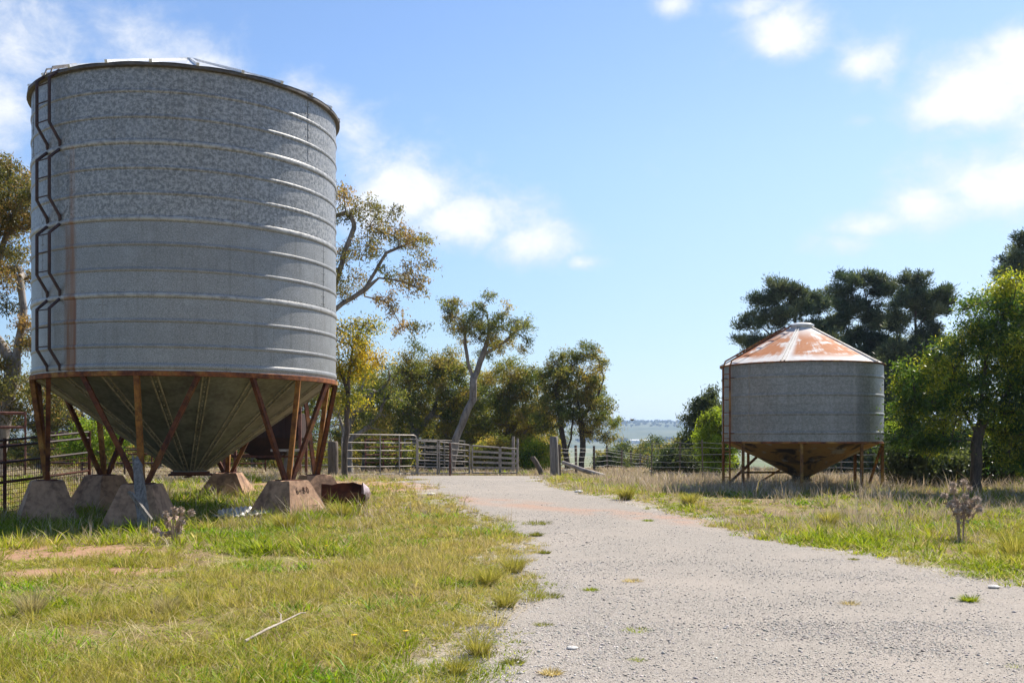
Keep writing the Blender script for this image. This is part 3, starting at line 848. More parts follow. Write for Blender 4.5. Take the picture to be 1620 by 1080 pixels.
# ------------------------------------------------------------------ yards, gates and fences
def rails_panel(name, label, cat, pa, pb, ha, hb, zr, mat, rtube=.02, verts=(), round_=False, rail_sq=False, group=None, post_r=.03, base=.08):
    """tube panel from ground point pa to pb; ha/hb heights; zr = rail heights as fractions; verts = upright positions"""
    A = Vector((pa[0], pa[1], gz(*pa))); B = Vector((pb[0], pb[1], gz(*pb)))
    t = thing(name, label, cat, A, group=group); D = B - A
    H = lambda f, u: D * u + Vector((0, 0, base + f * ((ha + (hb - ha) * u) - base)))
    mb = MB()
    if round_:
        k = .07
        mb.tube([H(0, 0), H(.9, 0), H(.97, .012), H(1, k * .6), H(1, 1 - k * .6), H(.97, .988), H(.9, 1), H(0, 1)], rtube * 1.15, 8)
        mb.tube([H(0, 0), H(0, 1)], rtube, 8)
    else:
        mb.tube([H(-.1, 0), H(1.03, 0)], post_r, 8); mb.tube([H(-.1, 1), H(1.03, 1)], post_r, 8)
        mb.tube([H(1, 0), H(1, 1)], rtube, 8); mb.tube([H(0, 0), H(0, 1)], rtube, 8)
    mb.build('frame', mat, t, 50)
    for f in zr:
        mb = MB()
        sag = Vector((0, 0, -rg.uniform(0, .02)))
        if rail_sq: mb.bar(H(f, 0), H(f, 1), .03, rtube * 2.6)
        else: mb.tube([H(f, 0), H(f, .5) + sag, H(f, 1)], rtube * .9, 8)
        mb.build('rail', mat, t, 50)
    for u in verts:
        mb = MB(); mb.tube([H(-.05, u), H(1, u)], rtube * 1.1, 8); mb.build('upright', mat, t, 50)
    return t

def gp(px, d): return (PX(px, d), d)
rails_panel('yard_gate', 'tall tubular steel gate with rounded top corners beside the dark timber post', 'gate', gp(541, 38), gp(659, 40), 1.62, 1.62, (.2, .4, .6, .8), M['rail'], .022, (.5, .76), True)
rails_panel('steel_fence', 'grey steel yard panel between the rounded gate and the rusty pole', 'steel fence', gp(661, 40.4), gp(692, 40.6), 1.40, 1.36, (.2, .4, .6, .8), M['rail'], .03, (), group='grey yard panels')
rails_panel('steel_fence', 'grey steel yard panel directly behind the rusty pole', 'steel fence', gp(695, 40.6), gp(743, 41), 1.36, 1.22, (.18, .4, .6, .8), M['rail'], .03, (.4,), group='grey yard panels')
rails_panel('farm_gate', 'wide railed grey farm gate across the end of the gravel road', 'gate', gp(747, 41), gp(790, 41), 1.2, 1.12, (.2, .4, .6, .8), M['rail'], .034, (), rail_sq=True)
rails_panel('farm_gate', 'short railed grey gate leaf at the right end of the yards', 'gate', gp(792, 41), gp(818, 41), 1.12, 1.06, (.2, .4, .6, .8), M['rail'], .034, (), rail_sq=True)
rails_panel('steel_fence', 'silver yard panel partly hidden behind the right hand silo legs', 'steel fence', gp(455, 42), gp(523, 42), 1.72, 1.70, (.2, .4, .6, .8), M['rail'], .024, (.55,), group='grey yard panels')
rails_panel('rusty_gate', 'dull red railed gate standing inside the yards behind the rounded gate', 'gate', gp(578, 45), gp(634, 45.5), 1.45, 1.45, (.25, .5, .75), M['rust_pipe'], .035, (.5,))
rails_panel('steel_fence', 'grey yard panel set back behind the rusty pole and gate', 'steel fence', gp(640, 47), gp(735, 48), 1.5, 1.45, (.2, .4, .6, .8), M['rail'], .028, (.33, .66), group='grey yard panels')
rails_panel('yard_rail_fence', 'red brown pipe rail fence at the far left behind the silo', 'rail fence', gp(-60, 29), gp(40, 29.5), 1.95, 1.95, (.25, .5, .78), M['rust_pipe'], .045, (.5,))
rails_panel('yard_rail_fence', 'dark pipe rail fence seen between the left silo legs', 'rail fence', gp(66, 33), gp(275, 34), 1.5, 1.5, (.3, .62, .84), M['black_iron'], .035, (.3, .62))
rails_panel('yard_rail_fence', 'distant dark railing behind the silo hopper', 'rail fence', gp(180, 43), gp(420, 43), 1.35, 1.35, (.3, .6, .8), M['rust_dark'], .035, (.25, .5, .75))

# weldmesh panel at far left
pa, pb = gp(-60, 18.2), gp(140, 20.8)
A = Vector((pa[0], pa[1], gz(*pa))); B = Vector((pb[0], pb[1], gz(*pb))); D = B - A
t = thing('mesh_panel', 'rusty weldmesh fence panel with pipe rails at the left behind the footings', 'mesh panel', A)
zt_ = [P(0, y_, 19.2).z - A.z for y_ in (702, 712, 737, 768)]
for z in zt_:
    mb = MB(); mb.tube([Vector((0, 0, z)), D + Vector((0, 0, z + .02))], .024, 7); mb.build('rail', M['black_iron'] if z > .8 else M['rust_dark'], t, 50)
mb = MB()
for i in range(60):
    mb.tube([D * (i / 59) + Vector((0, -.02, .02)), D * (i / 59) + Vector((0, -.02, zt_[2]))], .0045, 4, cap=False)
for i in range(12):
    z = .03 + (zt_[2] - .03) * i / 11
    mb.tube([Vector((0, -.02, z)), D + Vector((0, -.02, z))], .0045, 4, cap=False)
mb.build('mesh', M['rust_dark'], t)
for u in (.3, 1.0):
    mb = MB(); mb.tube([D * u + Vector((0, .04, -.2)), D * u + Vector((0, .04, zt_[0] + .05))], .035, 7); mb.build('post', M['rust_dark'], t, 50)

def timber_post(label, px, d, ytop, rad, mat, lean=(0, 0), name='timber_post', group=None):
    x, y = gp(px, d); g = gz(x, y); h = P(px, ytop, d).z - g
    t = thing(name, label, 'post', (x, y, g), group=group); mb = MB()
    mb.tube([(0, 0, -.3), (lean[0] * .3, lean[1] * .3, h * .3), (lean[0] * .7, lean[1] * .7, h * .7), (lean[0], lean[1], h - .03), (lean[0], lean[1], h)], [rad * 1.05, rad, rad * .97, rad * .93, rad * .8], 12, jit=.06, rng=rg)
    mb.build('shaft', mat, t, 50); return t

timber_post('thick grey timber strainer post right of the farm gate', 878, 39, 690, .17, M['timber'], (-.05, 0))
timber_post('dark squat timber post at the left end of the rounded gate', 527, 37.5, 698, .20, M['timber_dark'])
timber_post('leaning dark stump of timber between the gate and the strainer post', 860, 40.5, 722, .11, M['timber_dark'], (-.45, .1))
timber_post('tall slim grey post behind the end of the yards', 812, 44, 690, .07, M['log'])
timber_post('slim grey post right beside the end of the yards', 819, 43, 693, .05, M['log'])
timber_post('rusty thin steel pole standing in front of the yard panels', 712, 38.5, 700, .035, M['rust_dark'], name='steel_pole')
a = P(890, 731, 38.6); b = P(960, 755, 37.6)
t = thing('timber_stay', 'long grey timber stay slanting down from the strainer post into dry grass', 'log', (b.x, b.y, gz(b.x, b.y)))
mb = MB(); o0 = Vector((b.x, b.y, gz(b.x, b.y))); mb.tube([a - o0, (a - o0) * .5 + Vector((0, 0, -.03)), Vector((0, 0, 0))], [.075, .09, .10], 10, jit=.08, rng=rg); mb.build('log', M['log'], t, 50)

def wire_fence(label, pts, heights, post_r, mat, ph_, name='wire_fence'):
    A = Vector((pts[0][0], pts[0][1], gz(*pts[0]))); t = thing(name, label, 'wire fence', A)
    base = [Vector((p[0], p[1], gz(*p))) - A for p in pts]
    for b_ in base:
        mb = MB(); lx = rg.uniform(-.05, .05); mb.tube([b_ + Vector((0, 0, -.3)), b_ + Vector((lx, 0, ph_ * rg.uniform(.93, 1.06)))], post_r * rg.uniform(.85, 1.2), 7, jit=.05, rng=rg); mb.build('post', mat, t, 50)
    for h in heights:
        mb = MB(); line = []
        for i in range(len(base) - 1):
            for f in (0, .33, .66): line.append(base[i].lerp(base[i + 1], f) + Vector((0, -post_r, h + rg.uniform(-.02, .02) - .03 * math.sin(math.pi * f))))
        line.append(base[-1] + Vector((0, -post_r, h))); mb.tube(line, .0045, 4, cap=False); mb.build('wire', M['wire'], t)
    return t

wire_fence('dark post and wire fence running away behind the dry grass', [gp(885, 39.3), gp(912, 43), gp(940, 47), gp(961, 52), gp(983, 58), gp(999, 64), gp(1013, 71), gp(1025, 79), gp(1040, 88)], (.25, .5, .75, .95, 1.1), .055, M['timber_dark'], 1.25)
wire_fence('pale wire fence on thin posts passing behind the small silo', [gp(1030, 33), gp(1075, 32), gp(1112, 31.3), gp(1185, 30.5), gp(1260, 30), gp(1330, 29.5), gp(1420, 29), gp(1520, 28.5), gp(1640, 28)], (.2, .38, .55, .78, 1.0, 1.15), .022, M['timber_dark'], 1.2)
t = rails_panel('wire_gate', 'low pale railed gate with slanting wires right of the small silo', 'gate', gp(1392, 24.6), gp(1478, 25.4), .62, .60, (.15, .3, .45, .6, .75, .9), M['wire'], .011, (.5,), base=.05, post_r=.02)
mb = MB(); Dg = Vector((PX(1478, 25.4) - PX(1392, 24.6), .8, 0))
for i in range(9):
    u = i / 9; mb.tube([Dg * u + Vector((0, -.02, .05)), Dg * min(u + .22, 1) + Vector((0, -.02, .58))], .005, 4, cap=False)
mb.build('wire', M['wire'], t)

# old rusty field bin behind the hopper
d = 33.0; c = P(425, 745, d); g = gz(c.x, c.y)
t = thing('field_bin', 'dark rusty field bin with sloping hopper standing behind the tall silo', 'field bin', (c.x, c.y, g), R(6))
mb = MB(); w1, h1 = 1.25, .75
top = [(-w1, -w1 * .8, 2.15), (w1 * .9, -w1 * .8, 2.15), (w1 * .9, w1 * .8, 2.15), (-w1, w1 * .8, 2.15)]; mid = [(x, y, 1.35) for x, y, z in top]; bot = [(x * .25, y * .25, .62) for x, y, z in top]
mb.add(top + mid + bot, [(0, 1, 5, 4), (1, 2, 6, 5), (2, 3, 7, 6), (3, 0, 4, 7), (4, 5, 9, 8), (5, 6, 10, 9), (6, 7, 11, 10), (7, 4, 8, 11), (11, 10, 9, 8)])
for x in (-.6, 0, .6): mb.bar((x, -w1 * .8 - .03, 1.35), (x, -w1 * .8 - .03, 2.15), .06)
mb.bar((-w1 - .03, -w1 * .8 - .03, 2.15), (w1 * .9 + .03, -w1 * .8 - .03, 2.15), .08)
mb.build('bin_body', M['rust_bin'], t)
for sx, sy in ((-1, -1), (.9, -1), (.9, 1), (-1, 1)):
    mb = MB(); mb.bar((sx * w1, sy * w1 * .8, -.05), (sx * w1, sy * w1 * .8, 1.6 + (.75 if sx > 0 else 0)), .09); mb.build('leg', M['rust_pipe'], t)
mb = MB(); mb.box((.75, -w1 * .8 - .25, .95), (1.0, .35, .07)); mb.build('plank', M['log'], t)
mb = MB(); mb.bar((-w1, -w1 * .8 - .02, .75), (w1 * .9, -w1 * .8 - .02, .75), .07); mb.build('cross_rail', M['rust_dark'], t)

# far farm sheds on the hill foot, and the bird
for i, (px, ln, lab) in enumerate(((1005, 22, 'long white farm shed far off at the foot of the hills'), (1022, 16, 'smaller white farm shed right of the long shed far off'))):
    d = 1950.0; x = PX(px, d); y = d; zg = hill_z(x, y)
    t = thing('farm_shed', lab, 'shed', (x, y, zg), R(5), 'white sheds at the foot of the hills')
    mb = MB(); mb.box((0, 0, 2.3), (ln, 9, 6.6)); mb.build('wall', M['white_wall'], t)
    mb = MB(); hl = ln / 2 + .5; mb.add([(-hl, -5, 5.5), (hl, -5, 5.5), (hl, 0, 7.6), (-hl, 0, 7.6), (hl, 5, 5.5), (-hl, 5, 5.5)], [(0, 1, 2, 3), (3, 2, 4, 5)]); mb.build('roof', M['red_roof'], t)
p = P(1000, 664, 60)
t = thing('bird', 'small dark bird in flight above the distant hills', 'bird', p, R(40))
mb = MB(); rb = [(-.17, .004), (-.14, .02), (-.08, .045), (0, .055), (.08, .04), (.12, .028), (.15, .03), (.18, .02), (.21, .003)]
mb.tube([(x, 0, 0) for x, r in rb], [r for x, r in rb], 10); mb.add([(-.15, -.01, 0), (-.15, .01, 0), (-.27, .05, .005), (-.27, -.05, .005)], [(0, 1, 2, 3)])
for s in (-1, 1):
    mb.add([(.06, s * .03, .03), (.09, s * .16, .10), (.03, s * .34, .09), (-.03, s * .17, .09), (-.06, s * .03, .02), (.03, s * .1, .055)], [(0, 1, 5), (1, 2, 3, 5), (5, 3, 4), (0, 5, 4)])
mb.build('body', M['feather'], t, 60)

# ------------------------------------------------------------------ trees
def leaves_mesh(name, C, Dr, L, W, col, mat, parent, nr):
    """one folded diamond leaf per row: centre C, axis Dr, length L, width W"""
    N = len(C)
    Dr = Dr / (np.linalg.norm(Dr, axis=1, keepdims=True) + 1e-9)
    S = np.cross(Dr, nr.normal(size=(N, 3))); S /= (np.linalg.norm(S, axis=1, keepdims=True) + 1e-9)
    U = np.cross(Dr, S)
    b = C - Dr * L[:, None] * .5; tpt = C + Dr * L[:, None] * .5
    m_ = C + Dr * L[:, None] * .05 + U * (W * .25)[:, None]
    V = np.stack([b, m_ + S * W[:, None] * .5, tpt, m_ - S * W[:, None] * .5], 1).reshape(-1, 3)
    F = np.arange(N * 4).reshape(N, 4)
    return np_mesh(name, V, [F], mat, parent, np.repeat(col, 4, 0))


def tree(name, label, cat, base, trunks, ells, d, seed, pal, leaf=(.13, .035), mat='gum_leaf', bark='bark_gum', clump=.55, npuff=7, nleaf=34, spread=.22,
         droop=.6, up=0.0, group=None, density=1.0, twig=.012, trunk_r=.2, depth=.8, style='gum', gap=.62):
    """trunks: polylines in photo pixels at distance d; ells: crown masses (cx,cy,rx,ry) in photo pixels, given real depth"""
    nr = np.random.RandomState(seed); rg_ = random.Random(seed); k = d / F_PX
    if style != 'pine': leaf = (leaf[0] * .74, leaf[1] * .74); nleaf = int(nleaf * 1.3); spread *= .74
    B = Vector((PX(base, d), d, 0)); B.z = gz(B.x, B.y)
    root = thing(name, label, cat, B, group=group)
    nodes, parent_, fixed, paths = [], [], {}, []
    for tk in trunks:
        pts = [(P(q[0], q[1], d + (q[2] if len(q) > 2 else 0)) - B) for q in tk]
        if tk[0][1] > 720: pts[0].z = min(pts[0].z, -.15)
        fine = []
        for a, b in zip(pts[:-1], pts[1:]):
            n = max(2, int((b - a).length / .35))
            for i in range(n): fine.append(a.lerp(b, i / n))
        fine.append(pts[-1]); prev = -1
        if nodes:
            dd = [(q - fine[0]).length for q in nodes]; prev = int(np.argmin(dd))
            if dd[prev] > 1.2: prev = -1
        pth = [prev] if prev >= 0 else []
        for i, q in enumerate(fine):
            j = Vector((rg_.gauss(0, .02), rg_.gauss(0, .03), 0)) if i else Vector((0, 0, 0))
            nodes.append(q + j); parent_.append(prev); prev = len(nodes) - 1; pth.append(prev)
        paths.append(pth)
    # clump centres fill the crown ellipsoids
    cl = []
    for (cx, cy, rx, ry) in ells:
        c = P(cx, cy, d) - B; ax, az_ = rx * k, ry * k; ay = depth * .5 * (ax + az_) + .1
        n = max(2, int(density * .9 * ax * ay * az_ / clump ** 3 * 1.25 + 2)); tries = 0; got = 0
        while got < n and tries < n * 30:
            tries += 1; u = nr.normal(size=3); u /= np.linalg.norm(u); u *= nr.uniform(.12, 1) ** .5
            q = c + Vector((u[0] * ax, u[1] * ay, u[2] * az_))
            if q.z < .25: continue
            if all((q - z).length > clump * gap for z in cl): cl.append(q); got += 1
    cl.sort(key=lambda q: min((q - z).length for z in nodes[::3]))
    ends = []; load = {}
    for q in cl:
        A = np.array(nodes); dv = np.array(q) - A; dist = np.linalg.norm(dv, axis=1)
        cost = dist * (1 + .7 * np.clip(-dv[:, 2] / (dist + 1e-6), 0, 1)) + .15
        j = int(np.argmin(cost)); a = nodes[j]; L_ = (q - a).length
        pv = parent_[j]; dirn = (a - nodes[pv]).normalized() if pv >= 0 and (a - nodes[pv]).length > 1e-6 else Vector((0, 0, 1))
        n = max(2, int(L_ / .3)); ctl = a + (dirn * .5 + Vector((0, 0, .35 - droop * .2))) * L_ * .5; prev = j; pth = [j]
        for i in range(1, n + 1):
            f = i / n; pt = a.lerp(ctl, f).lerp(ctl.lerp(q, f), f)
            if i < n: pt = pt + Vector((rg_.gauss(0, 1), rg_.gauss(0, 1), rg_.gauss(0, 1))) * .05 * min(1, L_)
            nodes.append(pt); parent_.append(prev); prev = len(nodes) - 1; pth.append(prev)
        paths.append(pth); ends.append(prev)
    w_ = np.zeros(len(nodes))
    for e in ends: w_[e] += 1
    for i in range(len(nodes) - 1, -1, -1):
        if parent_[i] >= 0: w_[parent_[i]] += w_[i]
    mx = max(w_.max(), 1); rad = np.maximum(trunk_r * (np.maximum(w_, .35) / mx) ** .62, twig)
    mb = MB()
    for pth in paths:
        pts = [nodes[i] for i in pth]; rr_ = [rad[i] for i in pth]
        if len(pth) > 1 and parent_[pth[1]] == pth[0] and pth[0] != -1 and rr_[0] > rr_[1] * 1.6: rr_[0] = rr_[1] * 1.25
        if pth[0] == 0: rr_[0] *= 1.35
        mb.tube(pts, rr_, 7 if max(rr_) > .06 else 5, cap=False, jit=.07 if max(rr_) > .06 else 0, rng=rg_)
    CC, DD, KK = [], [], []
    for e in ends:
        c = nodes[e]; hue = nr.uniform(); tone = nr.normal(1.55, .36)
        for _ in range(npuff):
            u = nr.normal(size=3); u /= np.linalg.norm(u); u *= clump * nr.uniform(.25, 1.05); u[2] *= .75
            pc = c + Vector(u)
            mid = c.lerp(pc, .5) + Vector((0, 0, .06))
            mb.tube([c, mid, pc], [twig * .8, twig * .6, twig * .35], 4, cap=False)
            n = max(4, int(nleaf * nr.uniform(.6, 1.4)))
            off_ = nr.normal(size=(n, 3)) * spread * nr.uniform(.7, 1.25); off_[:, 2] *= .8
            CC.append(np.array(pc) + off_)
            if style == 'pine':
                dn = off_ / (np.linalg.norm(off_, axis=1, keepdims=True) + 1e-6) + np.array([0, 0, .5])
            else:
                dn = nr.normal(size=(n, 3)) + np.array([0, 0, -droop * 1.6 + up])
            DD.append(dn)
            f = np.clip(hue + nr.normal(0, .22, size=n) + (nr.uniform() - .5) * .3, 0, 1)
            pa = np.array(pal); idx_ = f * (len(pa) - 1); i0 = np.minimum(idx_.astype(int), len(pa) - 2); ff = (idx_ - i0)[:, None]
            KK.append((pa[i0] * (1 - ff) + pa[i0 + 1] * ff) * np.clip(tone + nr.normal(0, .18, size=(n, 1)), .4, 2.6))
    CC = np.concatenate(CC); DD = np.concatenate(DD); KK = np.clip(np.concatenate(KK), 0, 1); n = len(CC)
    mb.build('trunk', M[bark], root, 60)
    leaves_mesh('crown', CC, DD, leaf[0] * nr.uniform(.65, 1.35, n), leaf[1] * nr.uniform(.7, 1.3, n), KK, M[mat], root, nr)
    return root


GUM = [(.06, .08, .020), (.105, .122, .028), (.17, .165, .040), (.25, .185, .05)]
GUM_BROWN = [(.075, .08, .026), (.125, .12, .036), (.19, .14, .045), (.23, .14, .055)]
OLIVE = [(.052, .072, .016), (.10, .12, .022), (.165, .16, .032), (.24, .175, .045)]
WATTLE = [(.10, .12, .016), (.22, .19, .018), (.36, .26, .022), (.42, .28, .02)]
DEEP = [(.022, .034, .016), (.04, .055, .022), (.065, .075, .03)]
BRIGHT = [(.07, .12, .016), (.12, .18, .02), (.19, .23, .025)]
LEMON = [(.06, .11, .012), (.11, .17, .014), (.20, .235, .018), (.27, .25, .02)]
PINE = [(.04, .062, .036), (.07, .095, .05), (.125, .14, .072)]

# eucalypts on the left
tree('gum_tree', 'tall brown leaved gum tree at the left frame edge beside the silo', 'tree', -10, [[(-10, 745), (8, 640), (25, 560), (38, 490), (30, 440)], [(22, 575), (-10, 530), (-60, 480)], [(36, 500), (60, 450)]],
     [(20, 300, 55, 70), (10, 370, 60, 60), (-60, 330, 90, 90), (-110, 420, 100, 80), (20, 440, 50, 40), (30, 545, 45, 40), (-50, 590, 60, 60), (20, 620, 40, 45), (90, 600, 50, 50)], 31, 1, GUM_BROWN, (.17, .05), trunk_r=.26, nleaf=46, npuff=8)
tree('gum_tree', 'tall sparse gum tree with bare spreading limbs behind the right side of the tall silo', 'tree', 455, [[(455, 750), (462, 640), (485, 560), (515, 500)], [(515, 500), (560, 470), (600, 440), (640, 445), (668, 460)], [(515, 500), (540, 420), (560, 360)], [(575, 462), (610, 400), (650, 385)]],
     [(560, 320, 40, 30), (600, 345, 45, 30), (645, 375, 42, 32), (672, 400, 22, 22), (570, 400, 42, 30), (620, 425, 40, 25), (655, 445, 18, 14), (545, 450, 35, 30), (600, 490, 30, 20), (640, 525, 25, 14), (520, 330, 50, 45), (470, 300, 70, 40), (480, 400, 60, 60), (430, 480, 60, 60)], 33, 2, GUM_BROWN, (.16, .05), trunk_r=.17, clump=.5, npuff=9, nleaf=24, density=.75, spread=.16, gap=.75)
tree('wattle_tree', 'golden yellow leaved wattle tree just right of the tall silo', 'tree', 545, [[(545, 750), (548, 660), (552, 600), (560, 550)], [(550, 620), (535, 570)]],
     [(560, 520, 36, 26), (545, 560, 42, 38), (575, 565, 24, 34), (540, 600, 40, 22), (560, 620, 25, 16), (510, 560, 40, 50)], 30, 3, WATTLE, (.13, .045), mat='green_leaf', bark='bark_dark', trunk_r=.08, clump=.42, npuff=7, nleaf=36)
tree('gum_tree', 'low twisted gum with pale curling branches behind the rounded gate', 'tree', 552, [[(552, 752), (548, 690), (535, 655), (520, 640)], [(547, 690), (560, 655), (580, 640), (590, 620)], [(549, 700), (575, 680), (600, 655), (610, 620)]],
     [(565, 640, 40, 25), (600, 600, 40, 35), (625, 640, 35, 35), (590, 670, 40, 20), (520, 660, 35, 25)], 42, 4, OLIVE, (.16, .05), trunk_r=.2, nleaf=34, bark='bark_gum', density=.8)
tree('gum_tree', 'rounded olive gum tree behind the yards left of the leaning gum', 'tree', 660, [[(660, 752), (655, 690), (645, 640), (650, 600)], [(656, 690), (685, 650), (700, 610)], [(655, 680), (625, 640)]],
     [(650, 572, 55, 26), (700, 578, 50, 26), (740, 650, 44, 44), (610, 600, 40, 34), (690, 590, 45, 28), (720, 620, 35, 35), (660, 620, 50, 35), (620, 640, 40, 40), (690, 660, 45, 35), (650, 675, 50, 25), (720, 670, 30, 35)], 50, 5, OLIVE, (.19, .06), trunk_r=.22, clump=.65, nleaf=40, npuff=8)
tree('gum_tree', 'leaning gum tree with grey bent trunk and airy crown above the yards', 'tree', 712, [[(712, 752), (722, 695), (735, 660), (748, 632), (749, 600), (742, 580)], [(748, 634), (770, 628), (785, 615)], [(749, 604), (738, 560), (735, 530)], [(750, 598), (765, 560), (775, 520), (770, 495)], [(764, 562), (800, 540), (820, 520)]],
     [(765, 484, 24, 18), (790, 530, 40, 30), (745, 510, 40, 26), (730, 500, 28, 18), (795, 510, 30, 22), (825, 525, 16, 22), (760, 520, 40, 22), (725, 530, 18, 14), (800, 545, 34, 18), (770, 558, 30, 14), (715, 485, 12, 10)], 45, 6, GUM, (.16, .05), trunk_r=.17, clump=.44, npuff=9, nleaf=24, density=.55, spread=.15, gap=.9)
tree('gum_tree', 'dense green gum tree between the leaning gum and the lone gum by the gate', 'tree', 800, [[(800, 752), (805, 690), (800, 640), (810, 600)], [(804, 690), (830, 650), (835, 620)]],
     [(790, 600, 40, 30), (860, 640, 30, 40), (815, 585, 34, 20), (835, 610, 28, 28), (800, 620, 36, 34), (820, 660, 42, 38), (780, 670, 36, 38), (845, 690, 24, 28), (810, 705, 40, 24)], 52, 7, OLIVE, (.19, .06), trunk_r=.22, clump=.6, nleaf=40, npuff=8)
tree('gum_tree', 'lone bronze green gum with two dark trunks right of the farm gate', 'tree', 905, [[(900, 752), (893, 710), (886, 660), (880, 610), (890, 570)], [(920, 756), (922, 700), (918, 660), (912, 610), (925, 575)], [(897, 720), (905, 680), (908, 640)], [(918, 665), (945, 630), (955, 600)]],
     [(915, 552, 38, 22), (905, 600, 50, 40), (935, 650, 45, 30), (880, 660, 30, 30), (940, 575, 22, 22), (890, 585, 32, 26), (930, 610, 40, 26), (885, 625, 36, 28), (950, 640, 28, 28), (910, 645, 34, 22), (870, 650, 22, 26), (960, 665, 18, 26), (935, 680, 24, 18), (965, 695, 14, 14)], 48, 8, GUM, (.17, .055), trunk_r=.22, clump=.52, npuff=10, nleaf=27, spread=.17, bark='bark_dark')
# scrub in and behind the yards
SC = [(575, 50, 575, 2.6), (700, 56, 556, 2.8), (795, 56, 572, 2.6), (590, 60, 545, 2.6), (470, 62, 540, 2.4), (400, 58, 560, 2.4), (330, 60, 600, 2.6), (250, 55, 590, 2.6), (130, 50, 560, 2.8), (60, 48, 600, 2.6), (745, 60, 610, 2.6), (850, 64, 640, 2.2)]
SL = ['scrubby gum just left of the rounded olive gum behind the yards', 'scrubby gum right of the rounded olive gum behind the yards', 'scrubby gum behind the dense green gum', 'scrubby gum at the back of the yards behind the rounded gate', 'scrubby gum hidden behind the right legs of the tall silo', 'scrubby gum behind the rusty field bin', 'scrubby gum behind the tall silo hopper', 'scrubby gum behind the left side of the hopper', 'scrubby gum behind the left silo legs', 'scrubby gum at the far left behind the pipe rails', 'scrubby gum behind the leaning gum trunk', 'scrubby gum left of the lone bronze green gum']
for i, (px, d, yt, wd) in enumerate(SC):
    k = F_PX / d; hh = 735 - yt; ww = wd * k
    tree('scrub_gum', SL[i], 'tree', px, [[(px, 756), (px + 6, 735 - hh * .3), (px - 4, 735 - hh * .6)], [(px + 4, 735 - hh * .25), (px + ww * .5, 735 - hh * .55)]],
         [(px, yt + hh * .2, ww * .6, hh * .2), (px - ww * .45, yt + hh * .42, ww * .5, hh * .22), (px + ww * .5, yt + hh * .40, ww * .5, hh * .22), (px, yt + hh * .62, ww * .8, hh * .22), (px - ww * .4, yt + hh * .8, ww * .6, hh * .2), (px + ww * .45, yt + hh * .82, ww * .6, hh * .2)],
         d, 30 + i, [OLIVE, GUM][i % 2], (.22, .07), trunk_r=.18, clump=.75, nleaf=36, npuff=8, group='scrubby gums behind the yards')
# low bushes
BU = [(620, 46, 700, 36, OLIVE, 'olive bush inside the yards behind the rounded gate'), (780, 47, 690, 40, OLIVE, 'olive bush behind the farm gate'), (842, 46, 690, 26, LEMON, 'yellow green bush between the farm gate and strainer post'), (690, 49, 700, 40, DEEP, 'dark bush behind the yard panels'),
      (150, 30, 665, 45, BRIGHT, 'bright green bush seen under the left side of the hopper'), (965, 60, 712, 26, DEEP, 'dark green bush below the lone gum beyond the wire fence')]
for i, (px, d, yt, hw, pal, lab) in enumerate(BU):
    tree('bush', lab, 'bush', px, [[(px, 756), (px - 4, 735)], [(px, 750), (px + hw * .4, 725)]], [(px, yt + 12, hw * .6, 14), (px - hw * .4, yt + 28, hw * .6, 18), (px + hw * .45, yt + 26, hw * .6, 18), (px, yt + 42, hw, 16)], d, 60 + i, pal, (.13, .05) if d < 40 else (.17, .06), mat='green_leaf', bark='bark_dark', trunk_r=.06, clump=.4, npuff=7, nleaf=40)
# trees down in the valley
VA = [(1000, 120, 703, 2.8), (1035, 135, 697, 3.4), (1062, 110, 706, 2.6), (980, 150, 708, 2.8), (1085, 105, 702, 2.4)]
VL = ['small olive tree in the valley nearest the lone gum', 'broadest olive tree in the valley below the hills', 'olive tree in the valley beside the cypress', 'low olive tree in the valley partly behind the lone gum', 'olive tree in the valley in front of the cypress']
for i, (px, d, yt, wd) in enumerate(VA):
    k = F_PX / d; ww = wd * k
    tree('valley_tree', VL[i], 'tree', px, [[(px, 760), (px + 2, 735)]], [(px, yt + 7, ww * .7, 9), (px - ww * .6, yt + 16, ww * .7, 10), (px + ww * .6, yt + 15, ww * .7, 10), (px, yt + 24, ww * 1.1, 12), (px, yt + 40, ww * 1.1, 14)], d, 80 + i, [OLIVE, GUM][i % 2], (.40, .16), trunk_r=.2, clump=1.1, nleaf=30, npuff=8, spread=.4, group='trees in the valley')
# right side
tree('cypress', 'dark feathery cypress left of the small silo', 'tree', 1112, [[(1112, 752), (1114, 690), (1118, 640)]],
     [(1122, 636, 14, 16), (1110, 655, 22, 20), (1130, 665, 26, 28), (1100, 690, 24, 26), (1125, 700, 32, 30), (1095, 720, 26, 18), (1120, 735, 40, 18)], 42, 91, [(.035, .05, .02), (.06, .075, .028), (.085, .095, .035)], (.26, .06), bark='bark_dark', trunk_r=.15, clump=.42, density=1.5, npuff=9, nleaf=50, droop=-.7, spread=.2)
tree('bush', 'bright green feathery bush against the left side of the small silo', 'bush', 1135, [[(1135, 752), (1130, 715)], [(1135, 745), (1150, 700)]],
     [(1128, 668, 18, 18), (1120, 690, 24, 18), (1140, 700, 28, 24), (1150, 670, 24, 24), (1130, 725, 28, 14)], 34, 92, BRIGHT, (.18, .04), mat='green_leaf', bark='bark_dark', trunk_r=.05, clump=.32, npuff=8, nleaf=46, droop=-.5, spread=.15)
tree('bush', 'bright green feathery bush against the right side of the small silo', 'bush', 1400, [[(1400, 762), (1402, 720)]],
     [(1405, 690, 22, 14), (1395, 710, 26, 16), (1410, 725, 20, 14)], 30, 93, BRIGHT, (.18, .04), mat='green_leaf', bark='bark_dark', trunk_r=.05, clump=.3, npuff=7, nleaf=40, droop=-.5, spread=.15)
